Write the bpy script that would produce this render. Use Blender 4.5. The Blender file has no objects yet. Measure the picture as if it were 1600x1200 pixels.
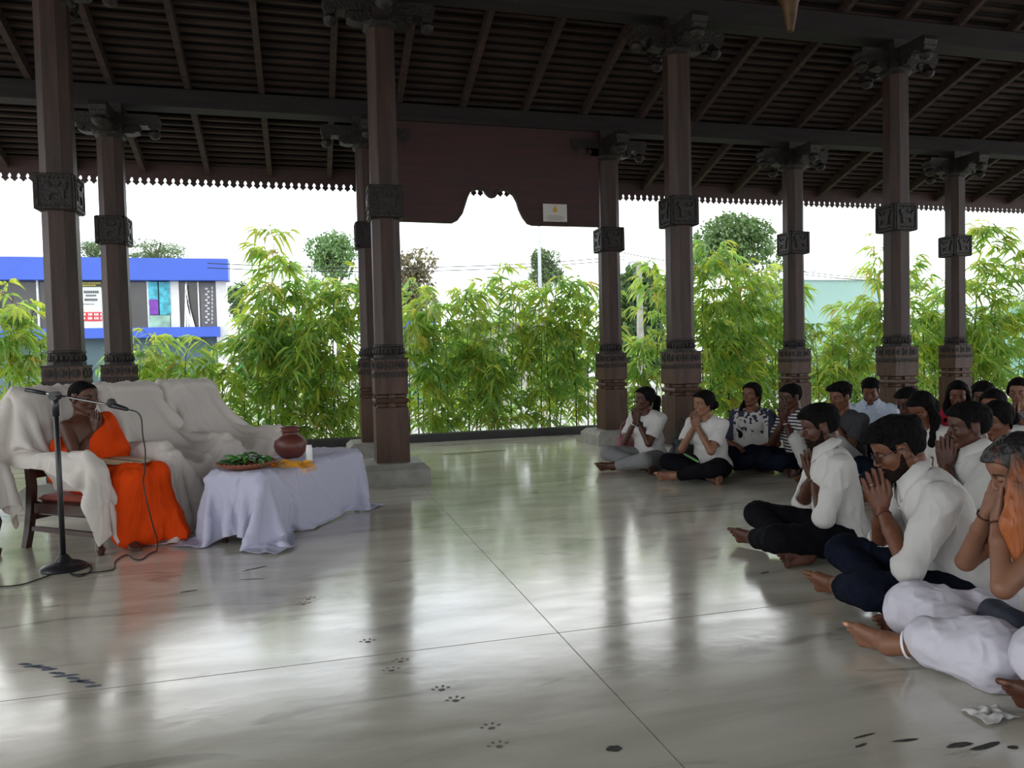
import bpy, math, random
import numpy as np
from mathutils import Vector, Matrix
random.seed(7); rng = np.random.default_rng(7)
S = bpy.context.scene
COL = S.collection
PI = math.pi
# ------------------------------------------------------------------ camera
F_PX, YAW, PITCH, ROLL, CAM_H = 1192.6, 0.26286, 0.03564, -0.02383, 1.15
Fw = np.array([math.sin(YAW)*math.cos(PITCH), math.cos(YAW)*math.cos(PITCH), -math.sin(PITCH)])
_R = np.array([math.cos(YAW), -math.sin(YAW), 0.0]); _U = np.cross(_R, Fw)
Rt = _R*math.cos(ROLL)+_U*math.sin(ROLL); Up = -_R*math.sin(ROLL)+_U*math.cos(ROLL)
CP = np.array([0, 0, CAM_H])
cam = bpy.data.cameras.new('camera'); co = bpy.data.objects.new('camera', cam); COL.objects.link(co)
cam.sensor_width = 36; cam.lens = F_PX/1600*36; cam.clip_end = 500
co.matrix_world = Matrix(((Rt[0], Up[0], -Fw[0], 0), (Rt[1], Up[1], -Fw[1], 0), (Rt[2], Up[2], -Fw[2], CAM_H), (0, 0, 0, 1)))
S.camera = co
S.view_settings.view_transform = 'Standard'; S.view_settings.look = 'None'
S.view_settings.exposure = 0.0; S.view_settings.gamma = 1.0; S.view_settings.use_curve_mapping = False
# ------------------------------------------------------------------ sky (bright overcast)
SKY = 3.0
W = bpy.data.worlds.new('sky'); S.world = W; W.use_nodes = True
nt = W.node_tree; bg = nt.nodes['Background']
tc = nt.nodes.new('ShaderNodeTexCoord'); nz = nt.nodes.new('ShaderNodeTexNoise'); nz.inputs['Scale'].default_value = 2.2; nz.inputs['Detail'].default_value = 4
cr = nt.nodes.new('ShaderNodeValToRGB'); cr.color_ramp.elements[0].position = .35; cr.color_ramp.elements[1].position = .62
cr.color_ramp.elements[0].color = (.72, .80, .88, 1); cr.color_ramp.elements[1].color = (1, 1, .99, 1)
nt.links.new(tc.outputs['Generated'], nz.inputs['Vector']); nt.links.new(nz.outputs['Fac'], cr.inputs['Fac']); nt.links.new(cr.outputs['Color'], bg.inputs['Color'])
bg.inputs['Strength'].default_value = SKY

def ray(x, y): return Fw+Rt*(x-800)/F_PX-Up*(y-600)/F_PX
def on(x, y, ax, val):
    d = ray(x, y); return CP+d*(val-CP[ax])/d[ax]
def cw(X, d):        # point from distance right of and ahead of the photographer
    return np.array([X*math.cos(YAW)+d*math.sin(YAW), -X*math.sin(YAW)+d*math.cos(YAW)])
def pxd(x, d): return cw((x-800)/F_PX*d, d)

# ------------------------------------------------------------------ materials
def nodes(name):
    m = bpy.data.materials.new(name); m.use_nodes = True
    return m, m.node_tree, m.node_tree.nodes['Principled BSDF']
def mat(name, c, rough=.6, var=.15, scale=6, bump=0, bscale=40, spec=.5, stretch=(1, 1, 1), metal=0, attr=None, coat=0, sheen=0):
    m, t, b = nodes(name); N, L = t.nodes, t.links
    tc = N.new('ShaderNodeTexCoord'); mp = N.new('ShaderNodeMapping'); mp.inputs['Scale'].default_value = stretch
    L.new(tc.outputs['Object'], mp.inputs['Vector'])
    nz = N.new('ShaderNodeTexNoise'); nz.inputs['Scale'].default_value = scale; nz.inputs['Detail'].default_value = 5
    L.new(mp.outputs[0], nz.inputs['Vector'])
    cr = N.new('ShaderNodeValToRGB'); e = cr.color_ramp.elements
    e[0].position = .3; e[1].position = .7
    e[0].color = tuple(x*(1-var) for x in c)+(1,); e[1].color = tuple(min(1, x*(1+var)) for x in c)+(1,)
    L.new(nz.outputs['Fac'], cr.inputs['Fac']); out = cr.outputs['Color']
    if attr:
        at = N.new('ShaderNodeAttribute'); at.attribute_name = attr
        mx = N.new('ShaderNodeMix'); mx.data_type = 'RGBA'; mx.blend_type = 'MULTIPLY'; mx.inputs['Factor'].default_value = 1
        L.new(out, mx.inputs['A']); L.new(at.outputs['Color'], mx.inputs['B']); out = mx.outputs['Result']
    L.new(out, b.inputs['Base Color'])
    b.inputs['Roughness'].default_value = rough; b.inputs['Specular IOR Level'].default_value = spec; b.inputs['Metallic'].default_value = metal
    b.inputs['Coat Weight'].default_value = coat; b.inputs['Sheen Weight'].default_value = sheen
    if bump:
        n2 = N.new('ShaderNodeTexNoise'); n2.inputs['Scale'].default_value = bscale; n2.inputs['Detail'].default_value = 4
        L.new(mp.outputs[0], n2.inputs['Vector'])
        bp = N.new('ShaderNodeBump'); bp.inputs['Strength'].default_value = bump; bp.inputs['Distance'].default_value = .01
        L.new(n2.outputs['Fac'], bp.inputs['Height']); L.new(bp.outputs[0], b.inputs['Normal'])
    return m
def srgb(r, g, b):
    f = lambda v: (v/255/12.92) if v <= 10 else ((v/255+.055)/1.055)**2.4
    return (f(r), f(g), f(b))
M = {}
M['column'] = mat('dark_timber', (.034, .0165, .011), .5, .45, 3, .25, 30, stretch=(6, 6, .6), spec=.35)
M['basewood'] = mat('floor_lit_brown_timber', (.062, .030, .018), .5, .4, 3, .25, 30, stretch=(5, 5, .8), spec=.35)  # pillar timber painted paler for base blocks: floor-bounced light put into the colour
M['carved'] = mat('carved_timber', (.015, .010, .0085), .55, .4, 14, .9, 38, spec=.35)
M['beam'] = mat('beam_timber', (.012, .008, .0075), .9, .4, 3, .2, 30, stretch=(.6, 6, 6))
M['batten'] = mat('batten_timber', (.034, .017, .012), .85, .5, 3, .2, 30, stretch=(.8, 6, 6))
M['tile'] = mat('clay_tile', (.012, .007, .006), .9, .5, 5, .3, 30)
M['panel'] = mat('red_stained_board', (.032, .0045, .005), .55, .35, 2.5, .15, 14, stretch=(.5, 1, 9))
M['plinth'] = mat('plinth_stone', (.27, .265, .24), .6, .2, 9, .25, 60)
M['kerb'] = mat('black_kerb', (.02, .022, .02), .5, .3, 8)
M['chairwood'] = mat('chair_wood', (.045, .018, .012), .35, .35, 4, stretch=(3, 3, .5))
M['sheet'] = mat('white_sheet', (.82, .775, .73), .9, .05, 3, .3, 7)
M['tcloth'] = mat('white_tablecloth', (.56, .56, .70), .8, .03, 3, .3, 8)
M['orange'] = mat('orange_robe', (.68, .058, .003), .85, .12, 4, .15, 60, spec=.15)
M['black'] = mat('black_metal', (.012, .012, .014), .38, .2, 8)
M['rubber'] = mat('black_rubber', (.01, .01, .01), .6)
M['steel'] = mat('steel', (.45, .45, .45), .25, .1, metal=1)
M['clay'] = mat('clay_pot', (.11, .028, .02), .45, .25, 7, .15, 30)
M['leafgreen'] = mat('betel_leaf', (.05, .20, .02), .4, .5, 12)
M['leafdark'] = mat('dark_leaf', (.02, .06, .012), .4, .4, 12)
M['basket'] = mat('woven_basket', (.30, .10, .05), .7, .4, 60, .5, 90)
M['gold'] = mat('yellow_cloth', (.75, .33, .02), .65, .3, 12, .3, 60)
M['white'] = mat('white_plain', (.78, .78, .78), .5, .04)
M['tray'] = mat('tan_board', (.55, .42, .26), .6, .15, 10)
M['hair'] = mat('black_hair', (.006, .005, .005), .8, .5, 60, .8, 120, stretch=(1, 1, .25), spec=.06)
M['beard'] = mat('beard_hair', (.014, .009, .007), .8, .5, 90, .8, 220, spec=.08)
M['glass'] = mat('spectacle_glass', (.8, .85, .9), .05); M['glass'].node_tree.nodes['Principled BSDF'].inputs['Transmission Weight'].default_value = 1
M['shirtw'] = mat('white_shirt', (.52, .505, .485), .9, .04, 5, .3, 18, spec=.15)
M['jeans'] = mat('dark_denim', (.0055, .0075, .016), .9, .35, 10, .15, 30, spec=.08)
M['blacktr'] = mat('black_trousers', (.0055, .0055, .0075), .9, .3, 10, .1, 30, spec=.08)
M['skirtw'] = mat('white_skirt', (.58, .56, .63), .85, .03, 5, .12, 20)
def skin(name, c): return mat(name, c, .48, .1, 14, .05, 120, attr='tone', spec=.4)
M['skinA'] = skin('skin_deep', (.070, .025, .014)); M['skinB'] = skin('skin_brown', (.130, .049, .025)); M['skinC'] = skin('skin_light_brown', (.21, .097, .055)); M['skinM'] = skin('skin_monk', (.082, .031, .018))

def floor_mat():
    m, t, b = nodes('polished_marble'); N, L = t.nodes, t.links
    tc = N.new('ShaderNodeTexCoord'); mp = N.new('ShaderNodeMapping'); mp.inputs['Rotation'].default_value = (0, 0, .35); mp.inputs['Scale'].default_value = (.45, 1.6, 1)
    L.new(tc.outputs['Object'], mp.inputs[0])
    n1 = N.new('ShaderNodeTexNoise'); n1.inputs['Scale'].default_value = 1.6; n1.inputs['Detail'].default_value = 9; n1.inputs['Distortion'].default_value = .8; n1.inputs['Roughness'].default_value = .62
    L.new(mp.outputs[0], n1.inputs['Vector'])
    cr = N.new('ShaderNodeValToRGB'); e = cr.color_ramp.elements
    e[0].position = .32; e[0].color = (.46, .435, .355, 1); e[1].position = .62; e[1].color = (.70, .665, .565, 1)
    x = e.new(.5); x.color = (.61, .585, .49, 1)
    L.new(n1.outputs['Fac'], cr.inputs['Fac'])
    # dark broken veins
    n2 = N.new('ShaderNodeTexNoise'); n2.inputs['Scale'].default_value = 3.2; n2.inputs['Detail'].default_value = 7; n2.inputs['Distortion'].default_value = 1.4
    L.new(mp.outputs[0], n2.inputs['Vector'])
    c2 = N.new('ShaderNodeValToRGB'); q = c2.color_ramp.elements; q[0].position = .30; q[0].color = (.45, .44, .42, 1); q[1].position = .40; q[1].color = (1, 1, 1, 1)
    L.new(n2.outputs['Fac'], c2.inputs['Fac'])
    mx = N.new('ShaderNodeMix'); mx.data_type = 'RGBA'; mx.blend_type = 'MULTIPLY'; mx.inputs['Factor'].default_value = .7
    L.new(cr.outputs[0], mx.inputs['A']); L.new(c2.outputs[0], mx.inputs['B']); L.new(mx.outputs['Result'], b.inputs['Base Color'])
    n3 = N.new('ShaderNodeTexNoise'); n3.inputs['Scale'].default_value = 5; n3.inputs['Detail'].default_value = 6; L.new(mp.outputs[0], n3.inputs['Vector'])
    mr = N.new('ShaderNodeMapRange'); mr.inputs['From Min'].default_value = .3; mr.inputs['From Max'].default_value = .7; mr.inputs['To Min'].default_value = .11; mr.inputs['To Max'].default_value = .22
    L.new(n3.outputs['Fac'], mr.inputs['Value']); L.new(mr.outputs[0], b.inputs['Roughness'])
    bp = N.new('ShaderNodeBump'); bp.inputs['Strength'].default_value = .05; bp.inputs['Distance'].default_value = .01
    n4 = N.new('ShaderNodeTexNoise'); n4.inputs['Scale'].default_value = 14; n4.inputs['Detail'].default_value = 3; L.new(tc.outputs['Object'], n4.inputs['Vector'])
    L.new(n4.outputs['Fac'], bp.inputs['Height']); L.new(bp.outputs[0], b.inputs['Normal'])
    b.inputs['IOR'].default_value = 1.6; b.inputs['Specular IOR Level'].default_value = 1.0; b.inputs['Coat Weight'].default_value = .25; b.inputs['Coat Roughness'].default_value = .12
    return m
M['floor'] = floor_mat()
def leaf_mat(name, tint, trans=.5):
    m = bpy.data.materials.new(name); m.use_nodes = True; t = m.node_tree; N, L = t.nodes, t.links; N.clear()
    o = N.new('ShaderNodeOutputMaterial'); at = N.new('ShaderNodeAttribute'); at.attribute_name = 'tone'
    mx = N.new('ShaderNodeMix'); mx.data_type = 'RGBA'; mx.blend_type = 'MULTIPLY'; mx.inputs['Factor'].default_value = 1; mx.inputs['B'].default_value = tint+(1,)
    L.new(at.outputs['Color'], mx.inputs['A'])
    d = N.new('ShaderNodeBsdfDiffuse'); tr = N.new('ShaderNodeBsdfTranslucent'); g = N.new('ShaderNodeBsdfGlossy'); g.inputs['Roughness'].default_value = .35
    m1 = N.new('ShaderNodeMixShader'); m1.inputs[0].default_value = trans; m2 = N.new('ShaderNodeMixShader'); m2.inputs[0].default_value = .05
    L.new(mx.outputs['Result'], d.inputs['Color']); L.new(mx.outputs['Result'], tr.inputs['Color'])
    L.new(d.outputs[0], m1.inputs[1]); L.new(tr.outputs[0], m1.inputs[2]); L.new(m1.outputs[0], m2.inputs[1]); L.new(g.outputs[0], m2.inputs[2]); L.new(m2.outputs[0], o.inputs['Surface'])
    return m
M['bamboo_leaf'] = leaf_mat('bamboo_leaf', (.45, .56, .135), .58)
M['tree_leaf'] = leaf_mat('tree_leaf', (.13, .20, .08), .4)
M['tree_leaf_brown'] = leaf_mat('tree_leaf_brown', (.21, .19, .10), .4)
M['culm'] = mat('bamboo_culm', (.05, .06, .02), .5, .4, 10)
M['trunk'] = mat('tree_trunk', (.10, .08, .06), .9, .3, 8)

# ------------------------------------------------------------------ object helpers
def tag(o, label=None, cat=None, group=None, kind=None):
    for k, v in (('label', label), ('category', cat), ('group', group), ('kind', kind)):
        if v: o[k] = v
    return o
def empty(name, loc=(0, 0, 0), rz=0, label=None, cat=None, group=None):
    o = bpy.data.objects.new(name, None); COL.objects.link(o); o.location = loc; o.rotation_euler = (0, 0, rz); o.empty_display_size = .1
    return tag(o, label, cat, group)
def link(name, me, m, parent=None, smooth=False):
    o = bpy.data.objects.new(name, me); COL.objects.link(o)
    if m is not None: me.materials.append(m)
    if parent is not None: o.parent = parent
    if smooth: me.polygons.foreach_set('use_smooth', [True]*len(me.polygons))
    return o
def npmesh(name, V, Q, tone=None):
    """mesh from vertex array and a face array (n x 3 or n x 4) or list of them"""
    V = np.asarray(V, np.float32); Qs = Q if isinstance(Q, list) else [Q]
    Qs = [np.asarray(q, np.int32) for q in Qs if len(q)]
    me = bpy.data.meshes.new(name); me.vertices.add(len(V)); me.vertices.foreach_set('co', V.ravel())
    nl = sum(q.size for q in Qs); npoly = sum(len(q) for q in Qs)
    me.loops.add(nl); me.loops.foreach_set('vertex_index', np.concatenate([q.ravel() for q in Qs]))
    me.polygons.add(npoly)
    tot = np.concatenate([np.full(len(q), q.shape[1], np.int32) for q in Qs])
    me.polygons.foreach_set('loop_start', np.concatenate([[0], np.cumsum(tot)[:-1]]).astype(np.int32)); me.polygons.foreach_set('loop_total', tot)
    me.update(calc_edges=True); me.validate()
    if tone is not None:
        a = me.color_attributes.new('tone', 'FLOAT_COLOR', 'POINT')
        t = np.ones((len(V), 4), np.float32); t[:, :3] = tone; a.data.foreach_set('color', t.ravel())
    return me
class MB:
    def __init__(s): s.v = []; s.f = []
    def add(s, vs, fs):
        b = len(s.v); s.v += [tuple(float(c) for c in v) for v in vs]; s.f += [tuple(i+b for i in f) for f in fs]; return s
    def box(s, x0, x1, y0, y1, z0, z1, bev=0):
        if bev:
            b = bev; rings = []
            for z, i in ((z0, b), (z0+b, 0), (z1-b, 0), (z1, b)):
                c = b*(0 if i == 0 else 1)
                a0, a1, c0, c1 = x0+c, x1-c, y0+c, y1-c
                k = b*.7
                rings.append([(a0+k, c0, z), (a1-k, c0, z), (a1, c0+k, z), (a1, c1-k, z), (a1-k, c1, z), (a0+k, c1, z), (a0, c1-k, z), (a0, c0+k, z)])
            return s.rings(rings)
        return s.add([(x0, y0, z0), (x1, y0, z0), (x1, y1, z0), (x0, y1, z0), (x0, y0, z1), (x1, y0, z1), (x1, y1, z1), (x0, y1, z1)],
                     [(0, 3, 2, 1), (4, 5, 6, 7), (0, 1, 5, 4), (1, 2, 6, 5), (2, 3, 7, 6), (3, 0, 4, 7)])
    def rings(s, R, cap=True):
        n = len(R[0]); vs = [p for r in R for p in r]; fs = []; assert all(len(r) == n for r in R)
        for i in range(len(R)-1):
            for j in range(n): fs.append((i*n+j, i*n+(j+1) % n, (i+1)*n+(j+1) % n, (i+1)*n+j))
        if cap: fs.append(tuple(range(n))[::-1]); fs.append(tuple((len(R)-1)*n+j for j in range(n)))
        return s.add(vs, fs)
    def lathe(s, prof, n=24, cx=0, cy=0, sx=1, sy=1):
        return s.rings([[(cx+r*sx*math.cos(2*PI*j/n), cy+r*sy*math.sin(2*PI*j/n), z) for j in range(n)] for r, z in prof])
    def tube(s, pts, r, n=8, flat=None):
        pts = [Vector(p) for p in pts]; R = []
        rs = r if isinstance(r, (list, tuple)) else [r]*len(pts); u = None
        for i, p in enumerate(pts):
            t = (pts[min(i+1, len(pts)-1)]-pts[max(i-1, 0)]).normalized()
            if u is None: u = t.cross(Vector((0, 0, 1)) if abs(t.z) < .9 else Vector((1, 0, 0))).normalized()
            u = (u-t*u.dot(t)).normalized(); w = t.cross(u)
            R.append([p+(u*math.cos(2*PI*j/n)+w*math.sin(2*PI*j/n))*rs[i] for j in range(n)])
        return s.rings(R)
    def bar(s, a, b, w, h, up=(0, 0, 1)):
        a, b = Vector(a), Vector(b); t = (b-a).normalized(); x = t.cross(Vector(up)).normalized()*w/2; y = x.cross(t).normalized()*h/2
        return s.rings([[p-x-y, p+x-y, p+x+y, p-x+y] for p in (a, b)])
    def prism(s, poly, fn):      # poly 2-D, fn(x, y, side) -> 3-D
        n = len(poly); vs = [fn(x, y, 0) for x, y in poly]+[fn(x, y, 1) for x, y in poly]
        return s.add(vs, [tuple(range(n))[::-1], tuple(range(n, 2*n))]+[(i, (i+1) % n, n+(i+1) % n, n+i) for i in range(n)])
    def build(s, name, m, parent=None, smooth=False, auto=False):
        me = bpy.data.meshes.new(name); me.from_pydata(s.v, [], s.f); me.update()
        import bmesh
        b = bmesh.new(); b.from_mesh(me); bmesh.ops.recalc_face_normals(b, faces=b.faces); b.to_mesh(me); b.free()
        o = link(name, me, m, parent, smooth or auto)
        if auto: me.set_sharp_from_angle(angle=math.radians(38))
        return o
def sheet_mat(m, tr=.22):     # thin cloth lets some light through
    t = m.node_tree; N, L = t.nodes, t.links; b = N['Principled BSDF']; o = [n for n in N if n.type == 'OUTPUT_MATERIAL'][0]
    T = N.new('ShaderNodeBsdfTranslucent'); T.inputs['Color'].default_value = (.85, .80, .74, 1); mx = N.new('ShaderNodeMixShader'); mx.inputs[0].default_value = tr
    L.new(b.outputs[0], mx.inputs[1]); L.new(T.outputs[0], mx.inputs[2]); L.new(mx.outputs[0], o.inputs['Surface'])
sheet_mat(M['sheet'], .38); sheet_mat(M['tcloth'], .18); M['tcloth'].node_tree.nodes['Translucent BSDF'].inputs['Color'].default_value = (.66, .66, .82, 1)
def struct(o): o['kind'] = 'structure'; return o
def copy_tree(o, loc=None, rz=None, label=None, parent=None):
    c = o.copy(); COL.objects.link(c); c.parent = parent
    if label: c['label'] = label
    if loc is not None: c.location = loc
    if rz is not None: c.rotation_euler = (0, 0, rz)
    for ch in list(o.children): copy_tree(ch, parent=c)
    return c

# ------------------------------------------------------------------ numpy noise
_T = rng.random((32, 32, 32)).astype(np.float32)*2-1
def vnoise(P):
    P = np.asarray(P, np.float32); i = np.floor(P).astype(int); f = P-i; f = f*f*(3-2*f); i &= 31; j = (i+1) & 31
    x0, y0, z0 = i.T; x1, y1, z1 = j.T; fx, fy, fz = f.T
    a = _T[x0, y0, z0]*(1-fx)+_T[x1, y0, z0]*fx; b = _T[x0, y1, z0]*(1-fx)+_T[x1, y1, z0]*fx
    c = _T[x0, y0, z1]*(1-fx)+_T[x1, y0, z1]*fx; d = _T[x0, y1, z1]*(1-fx)+_T[x1, y1, z1]*fx
    return (a*(1-fy)+b*fy)*(1-fz)+(c*(1-fy)+d*fy)*fz

# ================================================================== STRUCTURE
US = [-1.976, .764, 3.817, 6.55, 9.296]; VA, VB = 7.312, 9.22
BW = .154
floor = MB().box(-9, 17, -9, 10.55, -.12, 0).build('floor', M['floor']); struct(floor)
# slab joints
jm = mat('slab_joint', (.22, .17, .14), .7, .4, 30)
for a in ((.9735, .9765, -9, 10.5), (-9, 17, 2.9787, 2.9813)):
    MB().box(a[0], a[1], a[2], a[3], -.01, .0006).build('slab_joint', jm, floor)
# scuffs and dried dirt marks, and paw prints, lying on the floor
pw = mat('faint_mud', (.17, .165, .14), .7, .4, 60)
sm = mat('dried_dirt', (.05, .05, .045), .8, .5, 60); sb = mat('grey_blue_scuff', (.10, .12, .17), .7, .5, 50)
def blotch(x, y, rx, ry, rot, seed, z=.0009):
    r = random.Random(seed); n = 14
    return [(x+math.cos(rot)*rx*c-math.sin(rot)*ry*s_, y+math.sin(rot)*rx*c+math.cos(rot)*ry*s_, z) for c, s_ in
            [((.7+.3*r.random())*math.cos(2*PI*k/n), (.7+.3*r.random())*math.sin(2*PI*k/n)) for k in range(n)]]
def decal(name, polys, m):
    b = MB()
    for p in polys: b.add(p, [tuple(range(len(p)))])
    return b.build(name, m, floor)
for k, (px, py) in enumerate([(474, 944), (482, 936), (575, 1003), (612, 1048), (626, 1034), (690, 1078), (712, 1095), (768, 1138), (780, 1167)]):
    c = on(px, py, 2, 0); a = 1.2; s_ = .9
    pol = [blotch(c[0], c[1], .016*s_, .012*s_, 0, k)]
    for t in range(4):
        an = .5+t*.75; pol.append(blotch(c[0]+.034*s_*math.cos(an), c[1]+.034*s_*math.sin(an), .010*s_, .006*s_, an, k*9+t))
    decal('paw_print', pol, pw)
pts = [(40, 1038), (52, 1041), (66, 1043), (78, 1046), (90, 1052), (102, 1056), (114, 1060), (124, 1064), (134, 1066), (146, 1072)]
decal('scuff_mark', [blotch(*on(x, y, 2, 0)[:2], .035+.01*(i % 3), .012, -.5+.4*(i % 2), i) for i, (x, y) in enumerate(pts)], sb)
for i, (x, y, rx, ry, ro) in enumerate([(1540, 1166, .07, .012, .1), (1500, 1164, .05, .014, .0), (1582, 1168, .02, .012, 0), (1415, 1157, .05, .008, -.1), (1350, 1150, .05, .005, .1), (960, 1170, .03, .02, 0), (1345, 1165, .03, .006, .2), (400, 888, .09, .008, .5), (395, 905, .08, .006, -.2), (295, 924, .05, .012, .2), (1170, 742, .14, .012, .1), (1060, 775, .18, .008, 0), (1195, 895, .04, .012, .3), (740, 707, .5, .09, .1), (80, 948, .05, .004, .1), (1035, 768, .12, .008, .2)]):
    c = on(x, y, 2, 0); decal('dirt_mark', [blotch(c[0], c[1], rx, ry, ro, 50+i)], sm if i != 13 else mat('damp_patch', (.16, .14, .08), .35, .3, 12))
struct(MB().box(-9, 17, 10.45, 10.62, -.1, .11, .01).build('trim_1', M['kerb']))

# pillars ------------------------------------------------------------
def octo(w, c, z, cx=0, cy=0):
    return [(w, -w+c, z), (w, w-c, z), (w-c, w, z), (-w+c, w, z), (-w, w-c, z), (-w, -w+c, z), (-w+c, -w, z), (w-c, -w, z)]
def sq(w, z): return [(-w, -w, z), (w, -w, z), (w, w, z), (-w, w, z)]
def relief(mb, w, z0, z1, kind, n=4):
    """carved figures standing proud of the four faces of a block of half width w"""
    for q in range(4):
        ca, sa = math.cos(q*PI/2), math.sin(q*PI/2)
        def P(x, z, d): return (x*ca-(-(w+d))*sa*1.0, x*sa+(-(w+d))*ca, z)
        def slab(poly, d): mb.prism(poly, lambda x, z, s_: P(x, z, d if s_ else -.004))
        if kind == 'lion':
            h = z1-z0; cz = (z0+z1)/2; a = w*.86
            for r0 in ((-a, a, z0+.01, z0+.024), (-a, a, z1-.024, z1-.01), (-a, -a+.014, z0+.01, z1-.01), (a-.014, a, z0+.01, z1-.01)):
                slab([(r0[0], r0[2]), (r0[1], r0[2]), (r0[1], r0[3]), (r0[0], r0[3])], .008)
            sgn = 1 if q % 2 else -1
            body = [(-.075, -.06), (-.055, -.06), (-.045, -.015), (.02, -.02), (.035, -.075), (.055, -.075), (.055, -.01), (.07, .035), (.085, .05), (.08, .08), (.05, .09), (.03, .07), (.02, .035), (-.05, .03), (-.075, .06), (-.085, .09), (-.095, .085), (-.09, .03), (-.075, 0)]
            slab([(sgn*x*1.05, cz+z) for x, z in body][::sgn], .011)
            for t in range(7):
                x = -a+.03+t*(2*a-.06)/6
                slab([(x-.009, z0+.03), (x+.009, z0+.03), (x, z0+.05)], .007); slab([(x-.009, z1-.03), (x, z1-.05), (x+.009, z1-.03)], .007)
            slab([(-sgn*.03+.018*math.cos(k), cz+.065+.018*math.sin(k)) for k in np.arange(0, 6.28, .7)], .008)
        elif kind == 'frieze':
            cz = (z0+z1)/2; r = (z1-z0)*.36
            for t in range(n):
                x = -w+w*(2*t+1)/n
                for rr, d in ((r, .006), (r*.5, .013)):
                    slab([(x+rr*math.cos(k), cz+rr*math.sin(k)) for k in np.arange(0, 6.28, .7)], d)
                slab([(x+w/n-.007, z0+.01), (x+w/n+.007, z0+.01), (x+w/n+.004, z1-.01), (x+w/n-.004, z1-.01)], .008) if t < n-1 else None
        elif kind == 'dentil':
            for t in range(9):
                x = -w+w*(2*t+1)/9; slab([(x-.008, z0), (x+.008, z0), (x+.008, z1), (x-.008, z1)], .006)
HP, ZL, ZU0, ZU1 = .187, 1.164, 2.464, 2.769
def make_pillar(top):
    root = empty('pillar')
    w = .32
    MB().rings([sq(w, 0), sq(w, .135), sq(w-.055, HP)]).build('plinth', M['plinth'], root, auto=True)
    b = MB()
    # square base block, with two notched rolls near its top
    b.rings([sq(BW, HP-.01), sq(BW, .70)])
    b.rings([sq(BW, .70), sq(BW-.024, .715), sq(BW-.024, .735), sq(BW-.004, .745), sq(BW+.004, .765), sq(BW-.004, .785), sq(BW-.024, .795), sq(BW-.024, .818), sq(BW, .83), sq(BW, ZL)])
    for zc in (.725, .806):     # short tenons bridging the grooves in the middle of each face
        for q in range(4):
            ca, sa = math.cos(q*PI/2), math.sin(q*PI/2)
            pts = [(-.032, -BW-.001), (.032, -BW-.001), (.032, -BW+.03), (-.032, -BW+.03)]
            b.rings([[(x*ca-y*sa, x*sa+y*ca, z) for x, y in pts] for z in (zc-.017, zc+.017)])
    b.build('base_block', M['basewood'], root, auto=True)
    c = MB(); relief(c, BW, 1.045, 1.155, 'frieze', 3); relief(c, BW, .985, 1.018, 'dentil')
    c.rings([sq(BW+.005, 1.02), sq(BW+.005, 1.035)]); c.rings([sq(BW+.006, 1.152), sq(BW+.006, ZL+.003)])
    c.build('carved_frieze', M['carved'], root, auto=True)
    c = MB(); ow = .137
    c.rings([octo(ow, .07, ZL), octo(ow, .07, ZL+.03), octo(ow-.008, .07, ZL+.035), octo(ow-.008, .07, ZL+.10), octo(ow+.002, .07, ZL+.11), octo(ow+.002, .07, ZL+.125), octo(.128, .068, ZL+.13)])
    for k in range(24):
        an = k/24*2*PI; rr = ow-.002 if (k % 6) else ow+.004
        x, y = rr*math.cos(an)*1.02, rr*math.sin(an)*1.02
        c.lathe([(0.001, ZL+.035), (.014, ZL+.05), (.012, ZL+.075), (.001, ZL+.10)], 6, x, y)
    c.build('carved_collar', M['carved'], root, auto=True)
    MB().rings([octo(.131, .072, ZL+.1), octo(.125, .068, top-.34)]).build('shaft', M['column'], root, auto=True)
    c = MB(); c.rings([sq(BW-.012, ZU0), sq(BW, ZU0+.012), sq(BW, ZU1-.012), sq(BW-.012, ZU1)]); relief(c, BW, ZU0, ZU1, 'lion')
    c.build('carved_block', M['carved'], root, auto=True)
    # capital: crossed bracket arms with hanging lotus ends
    z = top-.36
    c = MB(); c.rings([octo(.125, .068, z), octo(.15, .07, z+.03), octo(.15, .07, z+.06)]); c.rings([sq(.15, z+.06), sq(.15, top)])
    c.build('capital_neck', M['carved'], root, auto=True)
    for q in range(4):
        ca, sa = math.cos(q*PI/2), math.sin(q*PI/2)
        T = lambda x, y, z_: (x*ca-y*sa, x*sa+y*ca, z_)
        c = MB(); r = lambda prof, hw: c.prism(prof, lambda x, z_, s_: T(x, hw if s_ else -hw, z_))
        r([(.10, z+.06), (.24, z+.06), (.30, z+.085), (.31, z+.15), (.10, z+.15)], .07)
        r([(.10, z+.15), (.42, z+.15), (.50, z+.17), (.52, z+.22), (.50, z+.27), (.10, z+.27)], .085)
        # scroll at the tip and the lotus bud hanging beneath it
        cx = .45; c.rings([[T(cx+.055*math.cos(k*PI/5), y, z+.16+.055*math.sin(k*PI/5)) for k in range(10)] for y in (-.075, .075)])
        prof = [(.001, z+.02), (.03, z+.03), (.055, z+.055), (.062, z+.085), (.045, z+.11), (.035, z+.14)]
        c.rings([[T(cx+rr*math.cos(2*PI*j/12)*(1+.12*(j % 2)), rr*1.15*math.sin(2*PI*j/12)*(1+.12*(j % 2)), zz) for j in range(12)] for rr, zz in prof])
        for sy in (-1, 1):
            c.rings([[T(.27+.032*math.cos(k*PI/4), y, z+.105+.032*math.sin(k*PI/4)) for k in range(8)] for y in (sy*.072, sy*.085)])
        c.build('bracket_arm', M['carved'], root, auto=True)
    return root
PA, PB = make_pillar(4.57), make_pillar(3.97)
labA = ['dark carved timber pillar rising just behind the monk, nearest the left edge', 'thick dark timber pillar on a grey stone plinth right of the white table', 'dark pillar directly behind the ponytailed woman and the woman with folded white hands', 'tall dark pillar with carved block behind the man in pale blue shirt']
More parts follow.
